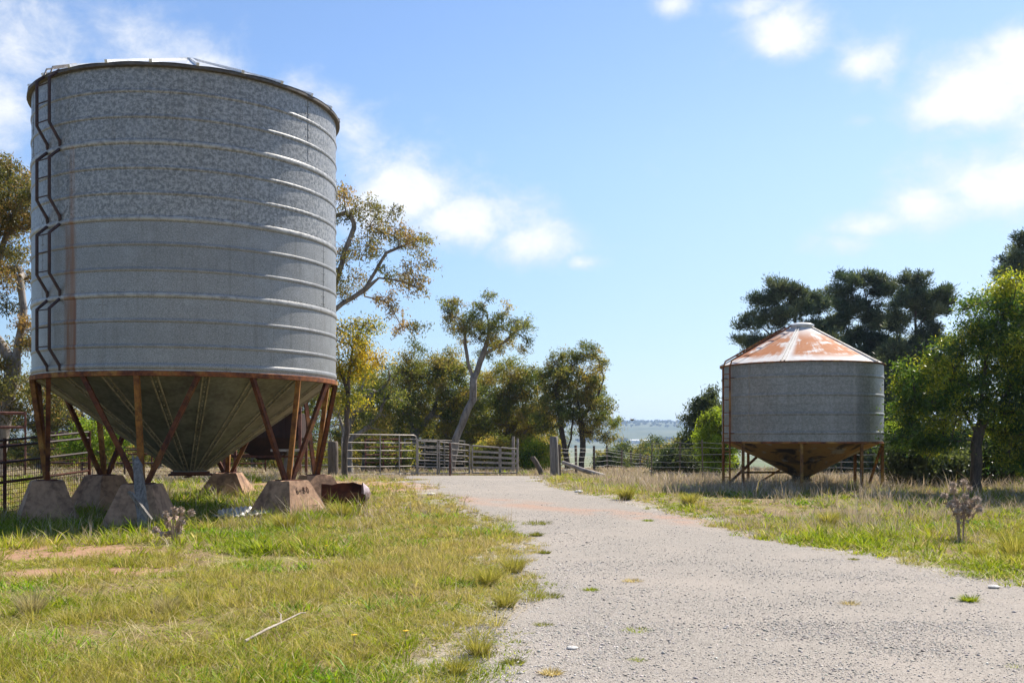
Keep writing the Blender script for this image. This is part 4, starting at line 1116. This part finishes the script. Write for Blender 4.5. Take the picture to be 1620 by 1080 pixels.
PN = [([[(1262, 760), (1262, 600), (1258, 500), (1255, 450)], [(1262, 580), (1220, 530), (1190, 505)], [(1260, 540), (1295, 500)]],
       [(1245, 455, 36, 16), (1290, 560, 55, 36), (1215, 560, 40, 28), (1205, 475, 30, 12), (1280, 478, 34, 18), (1185, 505, 22, 14), (1230, 500, 36, 16), (1290, 520, 30, 14), (1185, 540, 24, 12), (1240, 545, 40, 20), (1200, 580, 30, 18), (1270, 590, 40, 30)], 52, 'pine tree directly behind the peak of the small silo', 1262),
      ([[(1385, 760), (1384, 620), (1380, 540), (1370, 470), (1365, 435)], [(1384, 580), (1340, 520), (1320, 480)], [(1382, 555), (1415, 500)]],
       [(1360, 440, 34, 14), (1330, 590, 50, 36), (1385, 575, 45, 32), (1410, 640, 40, 40), (1325, 465, 30, 14), (1395, 452, 28, 18), (1345, 490, 40, 16), (1320, 515, 26, 14), (1390, 500, 34, 18), (1360, 535, 40, 18), (1405, 550, 26, 18), (1340, 570, 34, 18), (1405, 600, 30, 18)], 54, 'taller pine tree behind the right slope of the rusty roof', 1385),
      ([[(1470, 762), (1462, 640), (1452, 560), (1448, 500), (1450, 440)], [(1456, 580), (1425, 540)], [(1450, 520), (1480, 480)]],
       [(1450, 442, 26, 14), (1440, 620, 45, 40), (1480, 600, 40, 40), (1425, 560, 34, 26), (1480, 462, 26, 14), (1430, 470, 28, 16), (1462, 490, 36, 16), (1495, 480, 18, 12), (1425, 510, 26, 16), (1470, 530, 34, 18), (1440, 570, 34, 20), (1430, 600, 20, 18)], 50, 'pine tree between the rusty roof and the leafy green tree', 1470),
      ([[(1640, 762), (1640, 560), (1636, 440), (1630, 380)], [(1638, 500), (1600, 430)]], [(1625, 385, 20, 18), (1650, 400, 30, 20), (1600, 412, 24, 12), (1635, 430, 40, 20), (1585, 430, 14, 8), (1640, 480, 60, 30), (1650, 540, 60, 40)], 46, 'pine tree at the right frame edge above the leafy green tree', 1640)]
for i, (tk, el_, d, lab, px) in enumerate(PN):
    tree('pine_tree', lab, 'tree', px, tk, el_, d, 100 + i, PINE, (.20, .04), mat='pine_leaf', bark='bark_dark', trunk_r=.2, clump=.42, npuff=9, nleaf=44, style='pine', spread=.125, density=1.7, gap=.55, droop=-.2, group='pines behind the small silo')
tree('leafy_tree', 'broad yellow green leafy tree right of the small silo', 'tree', 1545, [[(1545, 785), (1543, 730), (1548, 680), (1555, 640), (1570, 580)], [(1548, 690), (1520, 640), (1500, 600)], [(1549, 680), (1590, 630), (1610, 580)], [(1553, 650), (1560, 560), (1580, 500)]],
     [(1600, 470, 60, 36), (1465, 665, 44, 36), (1440, 695, 26, 26), (1600, 660, 50, 40), (1560, 500, 46, 34), (1640, 510, 60, 50), (1530, 540, 46, 36), (1490, 580, 44, 36), (1450, 600, 34, 30), (1575, 570, 60, 50), (1630, 600, 60, 60), (1445, 640, 28, 26), (1490, 650, 46, 36), (1550, 630, 60, 40), (1620, 680, 60, 50), (1480, 700, 36, 24), (1620, 715, 40, 30), (1670, 640, 70, 90)],
     22, 120, [(.03, .065, .012), (.055, .10, .013), (.11, .165, .016), (.30, .29, .022)], (.11, .04), mat='broad_leaf', bark='bark_dark', trunk_r=.12, clump=.30, npuff=8, nleaf=38, spread=.17, density=.95, gap=.78, droop=.3)
RB = [(1462, 24.5, 690, 64, DEEP, 'dark shaded bush under the left side of the leafy tree'), (1590, 25, 672, 66, DEEP, 'dark shaded bush under the right side of the leafy tree'), (1525, 26, 676, 66, DEEP, 'dark shaded bush behind the leafy tree trunk'), (1432, 33, 625, 56, DEEP, 'dark tall bush between the small silo and the leafy tree'), (1640, 27, 690, 70, BRIGHT, 'green bush at the right frame edge below the leafy tree'), (1070, 36, 712, 36, DEEP, 'dark low bush at the foot of the cypress'), (1330, 40, 690, 60, DEEP, 'dark bush behind the small silo')]
for i, (px, d, yt, hw, pal, lab) in enumerate(RB):
    hh = 775 - yt
    tree('bush', lab, 'bush', px, [[(px, 775), (px - 4, 750)], [(px, 770), (px + hw * .4, 740)]], [(px, yt + hh * .2, hw * .6, hh * .2), (px - hw * .45, yt + hh * .45, hw * .55, hh * .24), (px + hw * .45, yt + hh * .4, hw * .55, hh * .24), (px, yt + hh * .72, hw, hh * .22)], d, 140 + i, pal, (.16, .065), mat='broad_leaf', bark='bark_dark', trunk_r=.06, clump=.38, npuff=8, nleaf=44, density=1.3)

# wooded lines and specks on the far hills, one far mass nobody could count
nr = np.random.RandomState(77); C = []
for _ in range(5200):
    y = nr.uniform(1700, 3900); x = nr.uniform(-.55, .55) * y
    if fbm(x, y, 420, 31, 3) + .3 * sstep(2500, 3300, y) < .55: continue
    C.append((x, y, hill_z(x, y), nr.uniform(3, 7)))
for x in np.arange(-20, 420, 7.0):
    y = 2000 + nr.uniform(-6, 6) + .15 * x
    if fbm(x, y, 60, 8, 2) > .4: C.append((x + 150, y, hill_z(x + 150, y), nr.uniform(4, 7)))
C = np.array(C); per = 26
cc = np.repeat(C[:, :3], per, 0); rr = np.repeat(C[:, 3], per)
u = nr.normal(size=(len(cc), 3)); u /= np.linalg.norm(u, axis=1, keepdims=True); u *= (nr.uniform(.2, 1, len(cc)) ** .5)[:, None]
cc = cc + u * rr[:, None] * np.array([1, 1, .6]) + np.array([0, 0, 1]) * (rr * .6)[:, None]
dk = np.array(DEEP + OLIVE[:2])[nr.randint(0, 5, len(cc))]
tag(leaves_mesh('distant_woodland', cc, nr.normal(size=cc.shape), rr * .9, rr * .7, dk, M['gum_leaf'], None, nr), 'scattered dark woodland on the far hills', 'woodland', kind='stuff')

C = []
for _ in range(900):
    y = nr.uniform(66, 105); x = PX(nr.uniform(-120, 872), y); h_ = nr.uniform(.8, 2.6)
    C.append((x, y, gz(x, y) + h_ * .45, h_))
C = np.array(C); per = 150; cc = np.repeat(C[:, :3], per, 0); rr = np.repeat(C[:, 3], per)
u = nr.normal(size=(len(cc), 3)); u /= np.linalg.norm(u, axis=1, keepdims=True); u *= (nr.uniform(.1, 1, len(cc)) ** .5)[:, None]
cc = cc + u * rr[:, None] * np.array([.8, .8, .75]); cc[:, 2] = np.maximum(cc[:, 2], ground(cc[:, 0], cc[:, 1]) + .05)
dk = pick(OLIVE + [(.16, .11, .06)], nr.uniform(size=len(cc)), nr)
tag(leaves_mesh('undergrowth', cc, nr.normal(size=cc.shape), nr.uniform(.2, .38, len(cc)), nr.uniform(.07, .14, len(cc)), dk, M['gum_leaf'], None, nr), 'dim scrubby undergrowth behind the yards', 'undergrowth', kind='stuff')

# ------------------------------------------------------------------ grass
def blades(name, X_, Y_, H, W, lean, dirn, curl, col, mat, Z_=None, parent=None):
    """curved tapering blades, 2 quads + tip"""
    N = len(X_); z0 = ground(X_, Y_) - .01 if Z_ is None else Z_
    dx, dy = np.cos(dirn), np.sin(dirn); sx, sy = -dy, dx
    # face a random way, not along the lean
    tw = dirn + np.pi / 2 + np.random.RandomState(N % 9973).normal(0, .7, N); sx, sy = np.cos(tw), np.sin(tw)
    V = np.empty((N, 5, 3)); fr = (0, .55, 1.0)
    for i, f in enumerate(fr):
        horiz = H * (lean * f + curl * f * f); vert = H * (f - .45 * np.clip(lean + curl, 0, 1.6) * f * f * .6)
        cx, cy, cz = X_ + dx * horiz, Y_ + dy * horiz, z0 + vert
        if i < 2:
            hw = W * (.5 if i == 0 else .40)
            V[:, 2 * i] = np.stack([cx - sx * hw, cy - sy * hw, cz], 1); V[:, 2 * i + 1] = np.stack([cx + sx * hw, cy + sy * hw, cz], 1)
        else: V[:, 4] = np.stack([cx, cy, cz], 1)
    b = np.arange(N)[:, None] * 5
    return np_mesh(name, V.reshape(-1, 3), [b + np.array([[0, 1, 3, 2]]), b + np.array([[2, 3, 4]])], mat, parent, np.repeat(col, 5, 0))


G_GREEN = [(.115, .19, .010), (.20, .275, .013), (.31, .345, .02), (.42, .40, .05)]
G_OLIVE = [(.17, .18, .02), (.27, .26, .035), (.39, .335, .075), (.50, .42, .15)]
G_STRAW = [(.36, .27, .12), (.50, .39, .19), (.62, .52, .29)]
G_DEAD = [(.32, .25, .17), (.45, .36, .26), (.58, .49, .38)]
nr = np.random.RandomState(5)


def scatter(y0, y1, dens):
    n = int((y1 - y0) * (1.16 * (y0 + y1) / 2 + 5) * dens)
    y = np.sqrt(nr.uniform((y0 + 2) ** 2, (y1 + 2) ** 2, n)) - 2
    x = nr.uniform(-1, 1, n) * (.58 * y + 2.0)
    return x, y


BANDS = [(4.5, 8.5, 330), (8.5, 12, 250), (12, 17, 150), (17, 25, 80), (25, 44, 34), (44, 62, 8)]
out = {'grass': [], 'dry_grass': []}
for bi, (y0, y1, dens) in enumerate(BANDS):
    ws = [1.0, 1.25, 1.6, 2.2, 3.2, 6.0][bi]
    x, y = scatter(y0, y1, dens)
    off = off_track(x, y); nz = fbm(x, y, .8, 61); nb = fbm(x, y, 2.6, 63); nf = fbm(x, y, .3, 65, 2)
    br = bare(x, y)
    right = x > edges(y)[1]
    vig = np.clip((fbm(x, y, 1.5, 81, 3) - .34) / .26, 0, 1)
    keep = (nr.uniform(size=len(x)) < .30 + .75 * vig) & (off > -.22) & (nz + off * .55 > .40) & ((br < .5) | (nr.uniform(size=len(x)) < .10 + .5 * (nf > .56))) & ((nf > .30) | (off > 3))
    rug = keep & ((x + 6.17) ** 2 + (y - 19.1) ** 2 < 1e9)
    x, y, off, nz, nb, nf, right, vig = [q[rug] for q in (x, y, off, nz, nb, nf, right, vig)]; patch = np.clip((fbm(x, y, 1.0, 83, 3) - .38) / .24, 0, 1)
    n = len(x)
    # shares of kinds
    dryzone = right * sstep(1.2, 2.6, off) * sstep(19, 24, y) * (1 - .75 * sstep(.27, .33, x / y) * sstep(27, 23, y)) + (~right) * sstep(27, 31, y) * .7
    dryzone = np.clip(dryzone, 0, 1) * (.75 + .5 * (nz > .45))
    under = np.exp(-(((x + 6.2) / 4.2) ** 2 + ((y - 18) / 4) ** 2) ** 2)
    edge = (~right) * sstep(4.6, .4, off) * sstep(6, 11, y)
    u = nr.uniform(size=n)
    p_tall = np.clip(.90 * dryzone + .10 * sstep(14, 20, y) + .30 * right * sstep(13, 16, y) * (nb > .55) + .12 * under, 0, .93)
    p_ol = np.clip(.02 + .6 * edge + .75 * (1 - patch) * (1 - .4 * right), .03, .9)
    kind = np.where(u < p_tall, 2, np.where(nr.uniform(size=n) < p_ol, 1, 0))
    mat_ = (kind < 2) & (fbm(x, y, 1.1, 71, 3) > .47) & (nr.uniform(size=n) < .72)
    kind = np.where(mat_, 3, kind)
    for kd in (0, 1, 2, 3):
        s = kind == kd; m_ = int(s.sum())
        if not m_: continue
        nbld = {0: 17, 1: 24, 2: 12, 3: 20}[kd]
        tx = np.repeat(x[s], nbld); ty_ = np.repeat(y[s], nbld); N = len(tx)
        th = np.repeat(nr.uniform(.5, 1.0, m_) + .9 * nr.uniform(0, 1, m_) ** 3, nbld); hue = np.repeat(nr.uniform(0, 1, m_), nbld); nzb = np.repeat(nb[s], nbld); offs = np.repeat(off[s], nbld); und = np.repeat(under[s], nbld); vg = np.repeat(vig[s], nbld); pt_ = np.repeat(patch[s], nbld)
        a = nr.uniform(0, 2 * np.pi, N)
        rad_ = nr.uniform(0, 1, N) ** .6
        size = np.repeat(nr.uniform(.6, 1.5, m_), nbld)
        lowedge = .45 + .55 * sstep(-.1, 1.2, offs)
        if kd == 0:
            H = nr.uniform(.04, .11, N) * th * lowedge * (.55 + .6 * vg + .8 * und + 1.1 * np.clip((nzb - .53) * 8, 0, 1)); W = nr.uniform(.005, .011, N) * ws
            r_ = rad_ * .07 * size; lean = nr.uniform(.15, 1.0, N); curl = nr.uniform(0, .7, N)
            col = pick(G_GREEN, hue * .45 + nr.uniform(0, .4, N) + .22 * (1 - pt_) - .15 * und, nr); dry = nr.uniform(size=N) < .05 + .18 * (1 - pt_)
            col[dry] = pick(G_STRAW, nr.uniform(size=int(dry.sum())), nr)
        elif kd == 1:
            H = nr.uniform(.05, .16, N) * th * lowedge * (.6 + .5 * vg); W = nr.uniform(.0025, .0045, N) * ws
            r_ = rad_ * .05 * size; lean = nr.uniform(.05, .8, N); curl = nr.uniform(0, .6, N)
            col = pick(G_OLIVE, hue * .7 + nr.uniform(0, .35, N), nr); dry = nr.uniform(size=N) < .12 + .38 * np.repeat(edge[s], nbld)
            col[dry] = pick(G_STRAW, nr.uniform(0, .8, int(dry.sum())), nr)
        elif kd == 3:
            H = nr.uniform(.015, .045, N) * th; W = nr.uniform(.007, .014, N) * np.minimum(ws, 2.4)
            r_ = rad_ * .11 * size; lean = nr.uniform(.5, 1.8, N); curl = nr.uniform(0, .8, N)
            col = pick([(.12, .17, .015), (.22, .27, .02), (.30, .33, .03), (.36, .32, .06), (.30, .21, .09)], hue * .55 + nr.uniform(0, .5, N) ** 1.3, nr)
        else:
            H = (.08 + .30 * nr.uniform(0, 1, N) ** 1.6) * th * (.6 + .4 * sstep(0, 3, offs)) * (1 - .35 * (np.repeat(y[s], nbld) > 27)); W = nr.uniform(.003, .0055, N) * ws
            r_ = rad_ * .09 * size; lean = nr.uniform(.02, .5, N); curl = nr.uniform(0, .6, N)
            col = pick(G_DEAD, hue * .6 + nr.uniform(0, .4, N), nr); grn = nr.uniform(size=N) < .12 + .5 * und
            col[grn] = pick(G_OLIVE, nr.uniform(size=int(grn.sum())), nr)
        bx = tx + np.cos(a) * r_; by = ty_ + np.sin(a) * r_
        out['dry_grass' if kd == 2 else 'grass'].append((bx, by, H, W, lean, a + nr.normal(0, .5, N), curl, col))
    # loose straw tussocks, thickest along the left road edge
    if y1 < 30:
        x, y = scatter(y0, y1, [7, 6, 4, 2][bi]); o_ = off_track(x, y); lf = x < edges(y)[0]
        s = (o_ > -.15) & (bare(x, y) < .4) & (nr.uniform(size=len(x)) < np.where(lf, .22 + .75 * sstep(3.2, .3, o_), .22)); x, y = x[s], y[s]; m_ = len(x); nbld = 46
        tx = np.repeat(x, nbld); ty_ = np.repeat(y, nbld); N = len(tx); th = np.repeat(nr.uniform(.5, 1.3, m_), nbld); hue = np.repeat(nr.uniform(.1, 1, m_), nbld)
        a = nr.uniform(0, 6.283, N); r_ = nr.uniform(0, 1, N) ** .7 * .075 * th
        out['grass'].append((tx + np.cos(a) * r_, ty_ + np.sin(a) * r_, nr.uniform(.09, .20, N) * th, nr.uniform(.0025, .004, N) * ws, nr.uniform(.05, .8, N), a + nr.normal(0, .35, N), nr.uniform(0, .6, N), pick(G_OLIVE, hue * .7 + nr.uniform(0, .35, N), nr)))
    # patches of broad bright green blades
    if y1 < 26:
        x, y = scatter(y0, y1, [.55, .5, .4, .3][bi]); s = (off_track(x, y) > .5) & (bare(x, y) < .3); x, y = x[s], y[s]; m_ = len(x); nbld = 90
        th = np.repeat(nr.uniform(.6, 1.5, m_), nbld); tx = np.repeat(x, nbld); ty_ = np.repeat(y, nbld); N = len(tx)
        px_, py_ = tx + nr.normal(0, .17, N) * th, ty_ + nr.normal(0, .15, N) * th; k_ = off_track(px_, py_) > .1; px_, py_, th = px_[k_], py_[k_], th[k_]; N = len(px_)
        out['grass'].append((px_, py_, nr.uniform(.06, .15, N) * th, nr.uniform(.009, .015, N) * min(ws, 1.8), nr.uniform(.2, 1.0, N), nr.uniform(0, 6.28, N), nr.uniform(.1, .8, N), pick([(.09, .20, .008), (.16, .29, .010), (.25, .36, .014)], nr.uniform(0, 1, N), nr)))
    # litter of dead blades lying about, near only
    if bi < 4:
        xx, yy = scatter(y0, y1, dens * .55); s = (off_track(xx, yy) > -.1) & (bare(xx, yy) < .8); xx, yy = xx[s], yy[s]; N = len(xx)
        out['dry_grass'].append((xx, yy, nr.uniform(.06, .2, N), nr.uniform(.002, .004, N) * ws, nr.uniform(.9, 2.2, N), nr.uniform(0, 6.28, N), nr.uniform(0, .8, N), pick(G_STRAW, nr.uniform(size=N), nr)))
for nm, mt, lab in (('grass', 'grass', 'short green and olive grass on both verges'), ('dry_grass', 'dry', 'tall dry straw coloured grass and dead stalks')):
    A_ = [np.concatenate([q[i] for q in out[nm]]) for i in range(8)]
    tag(blades(nm, *A_[:7], A_[7], M[mt]), lab, 'grass', kind='stuff')

# single tussocks and weeds one can point to
def tuft(name, label, cat, px, py, wpx, hpx, pal, seed, n=260, wide=.004, flat=.9, group=None, part='blades'):
    x, y = unproj(px, py); rr_ = np.random.RandomState(seed); s = y / F_PX
    t = thing(name, label, cat, (x, y, gz(x, y)), group=group)
    a = rr_.uniform(0, 2 * np.pi, n); r_ = rr_.uniform(0, 1, n) ** .7 * wpx * s * .22 * (flat if flat > 1 else 1)
    H = rr_.uniform(.55, 1.15, n) * hpx * s
    col = pick(pal, rr_.uniform(size=n), rr_)
    o = blades(part, np.cos(a) * r_, np.sin(a) * r_ * .8, H, np.full(n, wide) * rr_.uniform(.6, 1.3, n) * max(1, y / 9), rr_.uniform(.05, .75 * flat, n), a + rr_.normal(0, .3, n), rr_.uniform(0, .55, n), col, M['grass'], Z_=np.full(n, -.012), parent=t)
    return t

TU = [(50, 972, 62, 52, 'pale straw tussock at the left frame edge in the near verge'), (262, 968, 60, 36, 'low straw tussock below the tall grass of the left verge'), (1312, 832, 40, 32, 'rounded dark olive tussock on the far verge below the small silo'), (1550, 885, 34, 28, 'small olive tussock right of the dead thistle foot'), (1607, 885, 60, 60, 'large olive tussock at the right frame edge'),
      (724, 1066, 48, 36, 'dark olive tussock at the bottom on the road edge'), (758, 1036, 56, 40, 'olive tussock on the road edge nearest the viewer but one'), (800, 960, 60, 36, 'broad olive tussock bulging from the left verge onto the road'), (772, 925, 50, 40, 'upright straw olive tussock set back on the left verge'), (812, 905, 56, 36, 'olive tussock where the left verge juts into the road'),
      (990, 790, 34, 26, 'dark tussock at the far road edge in front of the dry grass'), (1090, 798, 36, 24, 'brownish tussock at the far road edge nearest the small silo'), (450, 838, 46, 36, 'grey green tussock in front of the sunlit footing'), (540, 820, 50, 34, 'grey green tussock in front of the rusty drum')]
for i, (px, py, wp, hp, lab) in enumerate(TU):
    tuft('grass_tussock', lab, 'tussock', px, py, wp, hp, G_OLIVE if i not in (0, 1) else [(.25, .22, .10), (.38, .31, .17), (.45, .38, .24)], 300 + i, 420, .0035, .8, 'tussocks on the verges')
WE = [(1008, 1000, 60, 9, 'long low green weed clump in the middle of the gravel'), (812, 1050, 40, 12, 'olive weed clump at the bottom of the gravel near the verge'), (873, 1068, 34, 14, 'straw coloured weed clump at the bottom edge of the gravel'), (1010, 1047, 20, 9, 'tiny green weed below the long weed clump'), (1533, 952, 28, 14, 'green weed at the right side of the gravel'), (1000, 921, 40, 8, 'dry brown weed patch lying on the gravel'), (935, 935, 22, 8, 'small green weed on gravel left of the dry patch'),
      (860, 990, 34, 8, 'olive weed left of the long weed clump'), (870, 945, 60, 10, 'yellow green weed mat reaching out from the left verge'), (862, 876, 18, 7, 'tiny weed on gravel beside the jutting verge'), (848, 848, 22, 8, 'small weed on gravel at the bend'), (850, 829, 70, 7, 'flat grass tongue reaching across the gravel bend'), (1025, 825, 18, 5, 'small green weed in the far bend of the gravel'), (1608, 1058, 36, 9, 'green weed at the bottom right corner of the gravel'), (1345, 958, 26, 10, 'thin dry weed in the gravel to the right'), (1350, 886, 20, 5, 'small weed by the right road edge')]
for i, (px, py, wp, hp, lab) in enumerate(WE):
    pal = G_STRAW if i in (2, 5, 14) else (G_GREEN if i in (0, 3, 4, 6, 12, 13) else [(.12, .15, .02), (.2, .21, .035), (.28, .25, .07)])
    tuft('weed_clump', lab, 'weed', px, py, wp, hp * 1.25, pal, 400 + i, 240, .006, 1.5, 'weeds growing in the gravel', 'leaves')

# thistles
def thistle(label, px, py, ytop, heads, seed, lean=0):
    x, y = unproj(px, py); g = gz(x, y); r_ = random.Random(seed); s = y / F_PX; H = (py - ytop) * s
    t = thing('dead_thistle', label, 'thistle', (x, y, g), group='dead thistles'); mb = MB(); tips = []
    for k in range(9):
        a = r_.uniform(0, 6.28); q = Vector((math.cos(a) * .03, math.sin(a) * .03, -.02)); mb.tube([q, q * 2 + Vector((lean * .4, 0, H * .5)), q * 3 + Vector((lean, 0, H * .75))], [.011, .008, .005], 6)
    for (hx_, hy_) in heads:
        tip = Vector(((hx_ - px) * s, r_.uniform(-.12, .12), (py - hy_) * s)); st_ = Vector((tip.x * .15 + lean * .5, 0, tip.z * .5))
        mb.tube([st_, st_.lerp(tip, .5) + Vector((tip.x * .1, 0, -.02)), tip], [.006, .005, .004], 5); tips.append(tip)
        for _ in range(2):
            b = st_.lerp(tip, r_.uniform(.3, .9)); mb.add([b, b + Vector((r_.uniform(-.1, .1), r_.uniform(-.1, .1), -.02)), b + Vector((r_.uniform(-.06, .06), r_.uniform(-.06, .06), -.08))], [(0, 1, 2)])
    mb.build('stem', M['stem'], t, 50)
    for tip in tips:
        mb = MB(); R_ = r_.uniform(.05, .072)
        mb.blob(tip, R_ * .62, 8, 6, (1, 1, .8), .15, r_)
        for k in range(90):
            v = Vector((r_.gauss(0, 1), r_.gauss(0, 1), r_.gauss(.25, 1))).normalized(); w0 = v.orthogonal().normalized() * R_ * .16
            mb.add([tip + v * R_ * .5 - w0, tip + v * R_ * .5 + w0, tip + v * R_ * r_.uniform(.95, 1.35) + Vector((0, 0, -R_ * .15))], [(0, 1, 2)])
        mb.build('seed_head', M['seed'], t)
    return t

thistle('tall dead brown thistle standing on the right verge', 1520, 856, 760, [(1505, 765), (1527, 762), (1513, 775), (1535, 772), (1500, 783), (1524, 784), (1540, 788), (1512, 792), (1503, 798), (1533, 797), (1543, 803), (1521, 800), (1510, 806), (1528, 808)], 3)
thistle('dead dark thistle drooping on the left verge before the shaded footing', 275, 858, 800, [(265, 812), (278, 806), (290, 805), (302, 810), (288, 824), (262, 830), (245, 838), (282, 835)], 4)
for i, (px, py, lab) in enumerate(((558, 1032, 'yellow dandelion nearest the bottom in the left verge'), (640, 1025, 'small yellow dandelion toward the road edge in the left verge'), (515, 878, 'tiny yellow dandelion far back in the left verge'))):
    x, y = unproj(px, py); t = thing('dandelion', lab, 'flower', (x, y, gz(x, y)), group='yellow dandelions')
    mb = MB(); mb.tube([(0, 0, 0), (.01, 0, .07), (.012, 0, .12)], .003, 5); mb.build('stem', M['stem'], t)
    mb = MB()
    for k in range(26):
        a = k * 2.4; q = .018 * (k / 26) ** .5 + .006; mb.add([(.012, 0, .12), (.012 + q * math.cos(a - .2), q * math.sin(a - .2), .128), (.012 + q * 1.25 * math.cos(a), q * 1.25 * math.sin(a), .126), (.012 + q * math.cos(a + .2), q * math.sin(a + .2), .128)], [(0, 1, 2, 3)])
    mb.build('flower_head', M['petal'], t)
for i, (px, py, r_, lab) in enumerate(((1572, 931, .05, 'flat white stone by the right road edge'), (683, 783, .08, 'white stone at the far left edge of the gravel'), (905, 1028, .035, 'small white stone on the gravel near the viewer'), (915, 779, .08, 'pale stone in front of the dry grass beyond the bend'))):
    x, y = unproj(px, py); mb = MB(); mb.blob((0, 0, r_ * .2), r_, 10, 7, (1.2, .9, .42), .12, rng)
    tag(mb.build('white_stone', M['stone'], None, 40, (x, y, gz(x, y) + .01)), lab, 'stone', 'white stones by the road')

# loose stones on the track: jittered octahedra
nr = np.random.RandomState(9); xs, ys = [], []
for (y0, y1, dens) in ((4.5, 8, 3600), (8, 12, 1700), (12, 18, 480), (18, 30, 60)):
    x, y = scatter(y0, y1, dens * 1.25); o_ = off_track(x, y); cl_ = fbm(x, y, .7, 91, 3); l_, r__ = edges(y)
    s = (o_ < .25) & (nr.uniform(size=len(x)) < np.clip(.30 + 1.3 * (cl_ - .45) + .6 * sstep(1.8, .2, x - l_), .14, 1)); xs.append(x[s]); ys.append(y[s])
xs = np.concatenate(xs); ys = np.concatenate(ys); N = len(xs)
rad_ = np.exp(nr.normal(math.log(.0045), .42, N)) * (1 + .018 * np.clip(ys - 6, 0, 14)); rad_ = np.clip(rad_, .003, .022)
oct_ = np.array([(1, 0, 0), (0, 1, 0), (-1, 0, 0), (0, -1, 0), (0, 0, 1), (0, 0, -1)], float)
th = nr.uniform(0, 6.28, N); ca, sa = np.cos(th), np.sin(th)
V = oct_[None] * nr.uniform(.65, 1.3, (N, 6, 1)) + nr.normal(0, .12, (N, 6, 3)); V = V * (rad_[:, None, None] * np.array([1.15, .85, .62]))
Vx = V[..., 0] * ca[:, None] - V[..., 1] * sa[:, None]; Vy = V[..., 0] * sa[:, None] + V[..., 1] * ca[:, None]
V = np.stack([Vx + xs[:, None], Vy + ys[:, None], V[..., 2] + (ground(xs, ys) + .004 + rad_ * .22 + .014 * np.sin(np.pi * np.clip((xs - edges(ys)[0]) / (edges(ys)[1] - edges(ys)[0]), 0, 1)))[:, None]], 2)
ft_ = np.array([(0, 1, 4), (1, 2, 4), (2, 3, 4), (3, 0, 4), (1, 0, 5), (2, 1, 5), (3, 2, 5), (0, 3, 5)])
tone = np.clip(nr.normal(.42, .13, N), .10, .75)[:, None] * np.array([1.0, .915, .815]) * nr.uniform(.95, 1.05, (N, 3))
tag(np_mesh('gravel', V.reshape(-1, 3), [(np.arange(N)[:, None, None] * 6 + ft_[None]).reshape(-1, 3)], M['pebble'], col=np.repeat(tone, 6, 0)), 'loose grey and pinkish stones on the road', 'gravel', kind='stuff')

# ------------------------------------------------------------------ air
def _haze(t, out):
    v = t.n('ShaderNodeVolumePrincipled', {'Color': (.50, .69, 1.0), 'Density': .00016, 'Anisotropy': .3})
    t.L.new(v.outputs[0], out.inputs['Volume'])


mb = MB(); mb.box((0, 2200, 20), (13500, 9400, 160))
tag(mb.build('haze', material('pale air', _haze)), kind='stuff')
print('objects', len(bpy.data.objects), 'blades', sum(len(q[0]) for v in out.values() for q in v), 'stones', N)
